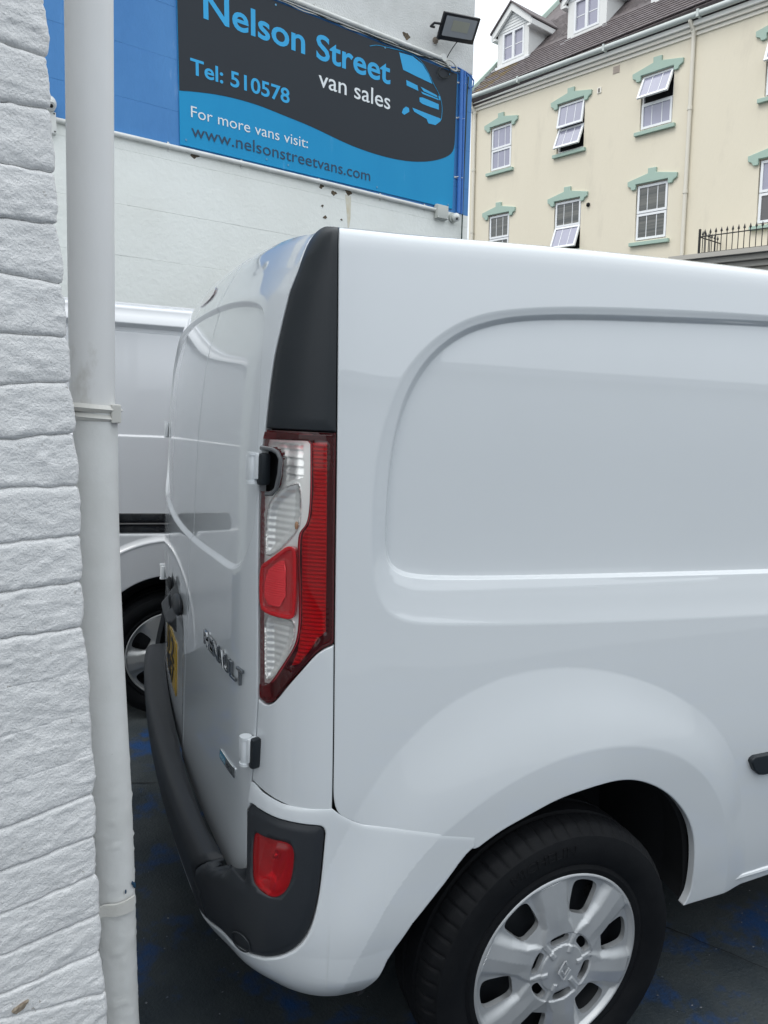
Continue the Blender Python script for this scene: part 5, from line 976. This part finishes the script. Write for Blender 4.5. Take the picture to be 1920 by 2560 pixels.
for ci, (a0, a1) in enumerate(cols):
    for li, (b0, b1) in enumerate(lev):
        ca = (a0 + a1) / 2; w = thing('window', None, None, KF([(ca, b0, -.1)])[0]); w.parent = ter; w.location = Vector(KF([(ca, b0, -.1)])[0]) - ter.location
        mb = MB(KF); f = .05; m_ = (b0 + b1) / 2 - .02
        mb.box(a0, a1, b0, b0 + f, -.13, -.065); mb.box(a0, a1, b1 - f, b1, -.13, -.065); mb.box(a0, a0 + f, b0 + f, b1 - f, -.13, -.065); mb.box(a1 - f, a1, b0 + f, b1 - f, -.13, -.065); mb.box(a0 + f, a1 - f, m_ - .03, m_ + .03, -.13, -.065); mb.build('frame', M_upvc, w)
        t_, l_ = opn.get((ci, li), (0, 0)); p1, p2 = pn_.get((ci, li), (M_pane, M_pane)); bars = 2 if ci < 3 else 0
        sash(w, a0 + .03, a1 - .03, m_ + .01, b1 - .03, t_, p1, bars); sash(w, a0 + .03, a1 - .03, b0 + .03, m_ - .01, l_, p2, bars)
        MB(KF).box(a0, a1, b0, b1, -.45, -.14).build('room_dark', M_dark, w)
        d = b1 - 1.04
        MB(KF).prism([(ca + x, y + b1 - 1.035) for x, y in hood], -.01, .055, .008).build('window_hood', M_mint, ter)
        MB(KF).box(ca - .56, ca + .56, b0 - .125, b0 - .035, -.06, .085, .008).build('window_sill', M_mint, ter)
# cornice, gutter, pipes, vents
sl = -.022
def along(mbf, z): pass
KG = Frame(KF.O, KF.h + KF.v * sl, KF.v, KF.n)
M_corn = mat('cornice_cream', (.76, .735, .66), .6)
mb = MB(KG); mb.box(-1.36, 14, 1.66, 1.74, 0, .035); mb.box(-1.38, 14, 1.75, 1.83, 0, .09); mb.build('cornice', M_corn, ter)
mb = MB(KG); mb.box(-1.40, 14, 1.84, 1.94, 0, .16); mb.build('fascia', mat('fascia_white', (.80, .80, .76), .5), ter)
mb = MB(KG); mb.tube([(-1.42, 2.02, .235), (14, 2.02, .235)], .070, 12); mb.build('gutter', mat('gutter_grey', (.50, .545, .53), .4), ter, smooth=True)
for a in (.9, 3.9, 6.5): MB(KG).box(a - .03, a + .03, 1.935, 2.10, .16, .312).build('gutter_clip', mat('gutter_grey', (.50, .545, .53), .4), ter)
M_dpc = mat('downpipe_cream', (.66, .63, .55), .45)
for a, nm in ((6.295, 0), (-1.10, 1)):
    mb = MB(KF); mb.tube([(a - .02, 1.90, .22), (a - .02, 1.80, .22), (a, 1.62, .07), (a, 1.3, .06), (a, -9.2, .06)], .048, 12); mb.build('downpipe', M_dpc, ter, smooth=True)
    for b in (1.62, -.10, -2.0, -4.0): MB(KF).tube([(a, b - .04, .06), (a, b + .04, .06)], .060, 12).build('pipe_collar', M_dpc, ter, smooth=True)
MB(KF).box(4.02, 4.22, 1.325, 1.505, 0, .012, .002).build('vent_grille', mat('vent_beige', (.42, .36, .31), .6), ter)
for i in range(5): MB(KF).box(4.04, 4.20, 1.345 + i * .032, 1.358 + i * .032, .0125, .018).build('vent_slat', mat('vent_beige', (.42, .36, .31), .6), ter)
MB(KF).box(3.55, 3.68, .97, 1.12, 0, .02, .003).build('vent_grille', M_corn, ter); MB(KF).box(3.585, 3.635, .99, 1.09, .0205, .026).build('vent_opening', mat('vent_dark', (.12, .11, .10), .7), ter)
MB(KF).ball(KF.O * 0 + np.array([3.407, -1.847, .02]), .055, 14).build('extract_vent', M_dark, ter, smooth=True)
# roof: slates laid on a 45 degree slope
kc = lambda b: .25 - (b - 2.06) * 1.0
s2 = 1 / math.sqrt(2); RF = Frame(KF([(0, 2.06, .27)])[0], KF.h, (KF.v - KF.n) * s2, (KF.v + KF.n) * s2)
mb = MB(RF); mb.box(-1.35, 14, -.05, 7.5, -.3, -.03); mb.build('roof', M_slate, ter)
dz_ = [(-.90, .42), (1.86, 3.12), (4.5, 5.75)]   # dormer spans
sm = bpy.data.meshes.new('slate'); L_, W_ = .30, .27
cnt_ = 0; rest = MB(RF)
base_me = {}
def slate_mesh(mt):
    mb = MB(RF); mb.add([(-W_ / 2 + .006, 0, -.01), (W_ / 2 - .006, 0, -.01), (W_ / 2 - .006, L_, -.02), (-W_ / 2 + .006, L_, -.02), (-W_ / 2 + .006, 0, .022), (W_ / 2 - .006, 0, .022), (W_ / 2 - .006, L_, -.008), (-W_ / 2 + .006, L_, -.008)], [(0, 3, 2, 1), (4, 5, 6, 7), (0, 1, 5, 4), (1, 2, 6, 5), (2, 3, 7, 6), (3, 0, 4, 7)]); V = np.concatenate(mb.V) - RF.O; me = bpy.data.meshes.new('slate'); me.from_pydata(V.tolist(), [], mb.F); me.materials.append(mt); return me
ms = [slate_mesh(M_slate), slate_mesh(M_slate2), slate_mesh(mat('roof_slate_light', (.135, .115, .118), .7, c2=(.10, .085, .088), cs=6, bump=.004, bs=40))]
tilt_n = RF.n
for r_ in range(26):
    y = r_ * .165
    for c_ in range(58):
        x = -1.3 + (c_ + .5 * (r_ % 2)) * W_
        if x > 9.2: continue
        P = RF([(x, y, .004 + .002 * random.random())])[0]; lich = (x < .6 and random.random() < .45 * math.exp(-((x + .9 - .25 * y) / .8) ** 2))
        if cnt_ < 300 and x > -1.3 and y < 1.7 and not any(d0 + .1 < x < d1 - .1 and y > 1.35 for d0, d1 in dz_) and x < 7.0:
            o = bpy.data.objects.new('slate', ms[1] if lich else ms[0 if random.random() < .65 else 2]); link(o, ter); o.location = Vector(P) - ter.location; cnt_ += 1
        else: rest.box(x - W_ / 2 + .004, x + W_ / 2 - .004, y, y + L_, .0, .010)
ro = rest.build('slates', M_slate, ter); ro['kind'] = 'stuff'
mb = MB(RF); mb.box(-1.50, -1.28, -.1, 7.5, -.25, .11, .02); mb.build('verge_coping', mat('verge_mint', (.50, .62, .55), .5), ter)
# dormers
def dormer(a0, a1, wins, b0, b1, cf, gable=True):
    d = thing('dormer', None, None, (0, 0, 0)); d.parent = ter; d.location = Vector(KF([((a0 + a1) / 2, b0, cf)])[0]) - ter.location; del_ = d
    cx = (a0 + a1) / 2; ap = b1 + (a1 - a0) / 2 * .82
    mb = MB(KF); 
    wa0, wa1, wb0, wb1 = wins
    mb.box(a0, wa0, b0, b1, cf - .25, cf); mb.box(wa1, a1, b0, b1, cf - .25, cf); mb.box(wa0, wa1, b0, wb0, cf - .25, cf); mb.box(a0, a1, b1, b1 + .002, cf - .2, cf)
    mb.box(a0, a0 + .05, b0 - .5, b1, cf - 2.2, cf - .25); mb.box(a1 - .05, a1, b0 - .5, b1, cf - 2.2, cf - .25); mb.build('cheek_wall', mat('dormer_white', (.70, .71, .70), .5), d)
    n = 7; hb = wb1 + .02
    if gable:
        k = 0
        y = hb
        while y < ap - .05:
            y1 = y + .085; wv = lambda q: (a1 - a0) / 2 + .02 if q < b1 else (a1 - a0) / 2 * (ap - q) / (ap - b1); w0, w1_ = wv(y), wv(y1)
            mb = MB(KF); mb.add([(cx - w0, y, cf + .014), (cx + w0, y, cf + .014), (cx + w1_, y1, cf), (cx - w1_, y1, cf), (cx - w0, y, cf - .02), (cx + w0, y, cf - .02)], [(0, 1, 2, 3), (0, 4, 5, 1)]); mb.build('cladding_board', mat('cladding_white', (.66, .68, .68), .5), d); y = y1
        ov = .17; M_bb = mat('bargeboard_white', (.76, .77, .76), .45)
        for s_ in (-1, 1):
            xe = cx + s_ * ((a1 - a0) / 2 + ov); be = b1 - ov * .82
            mb = MB(KF); mb.prism([(cx, ap + .10), (xe, be + .10), (xe, be - .10), (cx, ap - .12)], cf + .03, cf + .11); mb.build('bargeboard', M_bb, d)
            mb = MB(KF); mb.box(min(xe, cx + s_ * (a1 - a0) / 2), max(xe, cx + s_ * (a1 - a0) / 2), be - .12, be - .06, cf - 1.9, cf + .11); mb.box(xe - .02, xe + .02, be - .1, be + .06, cf - 1.9, cf + .11); mb.build('eave_board', M_bb, d)
            mb = MB(KF); mb.add([(cx, ap + .16, cf + .16), (xe + s_ * .04, be + .13, cf + .16), (xe + s_ * .04, be + .13, cf - 2.1), (cx, ap + .16, cf - 2.9), (cx, ap + .11, cf + .16), (xe + s_ * .04, be + .08, cf + .16), (xe + s_ * .04, be + .08, cf - 2.1), (cx, ap + .11, cf - 2.9)], [(0, 1, 2, 3), (4, 7, 6, 5), (0, 4, 5, 1), (1, 5, 6, 2)]); mb.build('roof', M_slate, d)
    mb = MB(KF); f = .06; m_ = (wa0 + wa1) / 2
    mb.box(wa0, wa1, wb0, wb0 + f, cf - .1, cf + .012); mb.box(wa0, wa1, wb1 - f, wb1, cf - .1, cf + .012); mb.box(wa0, wa0 + f, wb0 + f, wb1 - f, cf - .1, cf + .012); mb.box(wa1 - f, wa1, wb0 + f, wb1 - f, cf - .1, cf + .012); mb.box(m_ - f * .8, m_ + f * .8, wb0 + f, wb1 - f, cf - .1, cf + .012); mb.build('window_frame', M_upvc, d)
    for x0, x1 in ((wa0 + f, m_ - f * .8), (m_ + f * .8, wa1 - f)):
        MB(KF).box(x0, x1, wb0 + f, wb1 - f, cf - .06, cf - .04).build('pane', M_pane, d); y = (wb0 + wb1) / 2
        MB(KF).box(x0, x1, y - .012, y + .012, cf - .0395, cf - .033).build('glazing_bar', M_upvc, d); x = (x0 + x1) / 2
    MB(KF).box(a0 - .06, a1 + .06, b0 - .09, b0, cf - .1, cf + .05).build('dormer_sill', M_upvc, d)
    mb = MB(KF); mb.box(a0 - .14, a0 + .02, b0 - .14, b0 - .09, cf - .02, cf + .14); mb.box(a1 - .02, a1 + .14, b0 - .14, b0 - .09, cf - .02, cf + .14); mb.build('lead_flashing', mat('lead_grey', (.40, .40, .41), .6), d)
dormer(-1.00, .31, (-.775, .12, 3.235, 4.11), 3.16, 4.22, -.78)
dormer(1.80, 3.14, (2.03, 2.90, 3.195, 4.08), 3.09, 4.22, -.78)
dormer(4.52, 5.80, (4.76, 5.55, 3.13, 4.0), 3.02, 4.15, -.78)
dormer(7.3, 8.6, (7.5, 8.4, 3.1, 3.95), 3.0, 4.1, -.78)
# porch roof and railing over the entrance
mb = MB(KF)
for b0, b1, c_ in ((-3.78, -3.68, 1.0), (-3.90, -3.79, .88), (-4.02, -3.91, .76), (-4.40, -4.03, .66), (-4.50, -4.41, .80), (-4.62, -4.51, .60)): mb.box(6.53 + (1 - c_) * .5, 11.5, b0, b1, 0, c_)
mb.build('porch_cornice', mat('porch_grey', (.40, .385, .35), .6), ter)
ral = thing('railing', 'low black iron railing with spear tops along the porch roof of the cream terrace', 'railing', KF([(8, -3.68, .8)])[0])
M_iron = mat('black_iron', (.010, .010, .011), .45)
def bar_(a, c, b0=-3.68, h=.50, spear=True):
    mb = MB(KF); mb.tube([(a, b0, c), (a, b0 + h * .86, c)], .0095, 6)
    if spear: mb.tube([(a, b0 + h * .84, c), (a, b0 + h * .875, c), (a, b0 + h * .90, c), (a, b0 + h * 1.08, c)], [.010, .012, .028, .001], 6)
    mb.build('railing_bar', M_iron, ral)
for i in range(34): bar_(7.22 + i * .128, .90)
for i in range(7): bar_(7.22, .12 + i * .128)
mb = MB(KF); mb.tube([(7.2, -3.30, .90), (11.5, -3.30, .90)], .013, 6); mb.tube([(7.2, -3.66, .90), (11.5, -3.66, .90)], .011, 6); mb.tube([(7.22, -3.30, 0), (7.22, -3.30, .9)], .013, 6); mb.tube([(7.22, -3.66, 0), (7.22, -3.66, .9)], .011, 6); mb.build('rail', M_iron, ral, smooth=True)
MB(KF).box(7.205, 7.245, -3.68, -3.13, .88, .92).build('railing_post', M_iron, ral)

# ------------------------------------------------------------------ what the paintwork reflects: the rest of the yard behind the viewer
M_rb = mat('pale_render_far', (.50, .52, .53), .8, c2=(.46, .48, .49), cs=1)
yb = thing('yard_building', 'plain pale rendered building closing the yard behind the viewer', 'building', (3, -7, 0))
mb = MB(); mb.box(-3.0, 12, -12, -6.2, 0, 3.0); mb.build('wall', M_rb, yb); mb = MB(); mb.box(-3.2, 12.2, -12, -6.0, 3.0, 3.15); mb.build('roof_edge', mat('roof_edge_grey', (.3, .32, .34), .6), yb)
mb = MB(); mb.box(-9, -3.0, -9, -8.8, 0, 2.2); tag(mb.build('boundary_wall', M_rb), 'plain boundary wall closing the yard behind the viewer', 'wall')
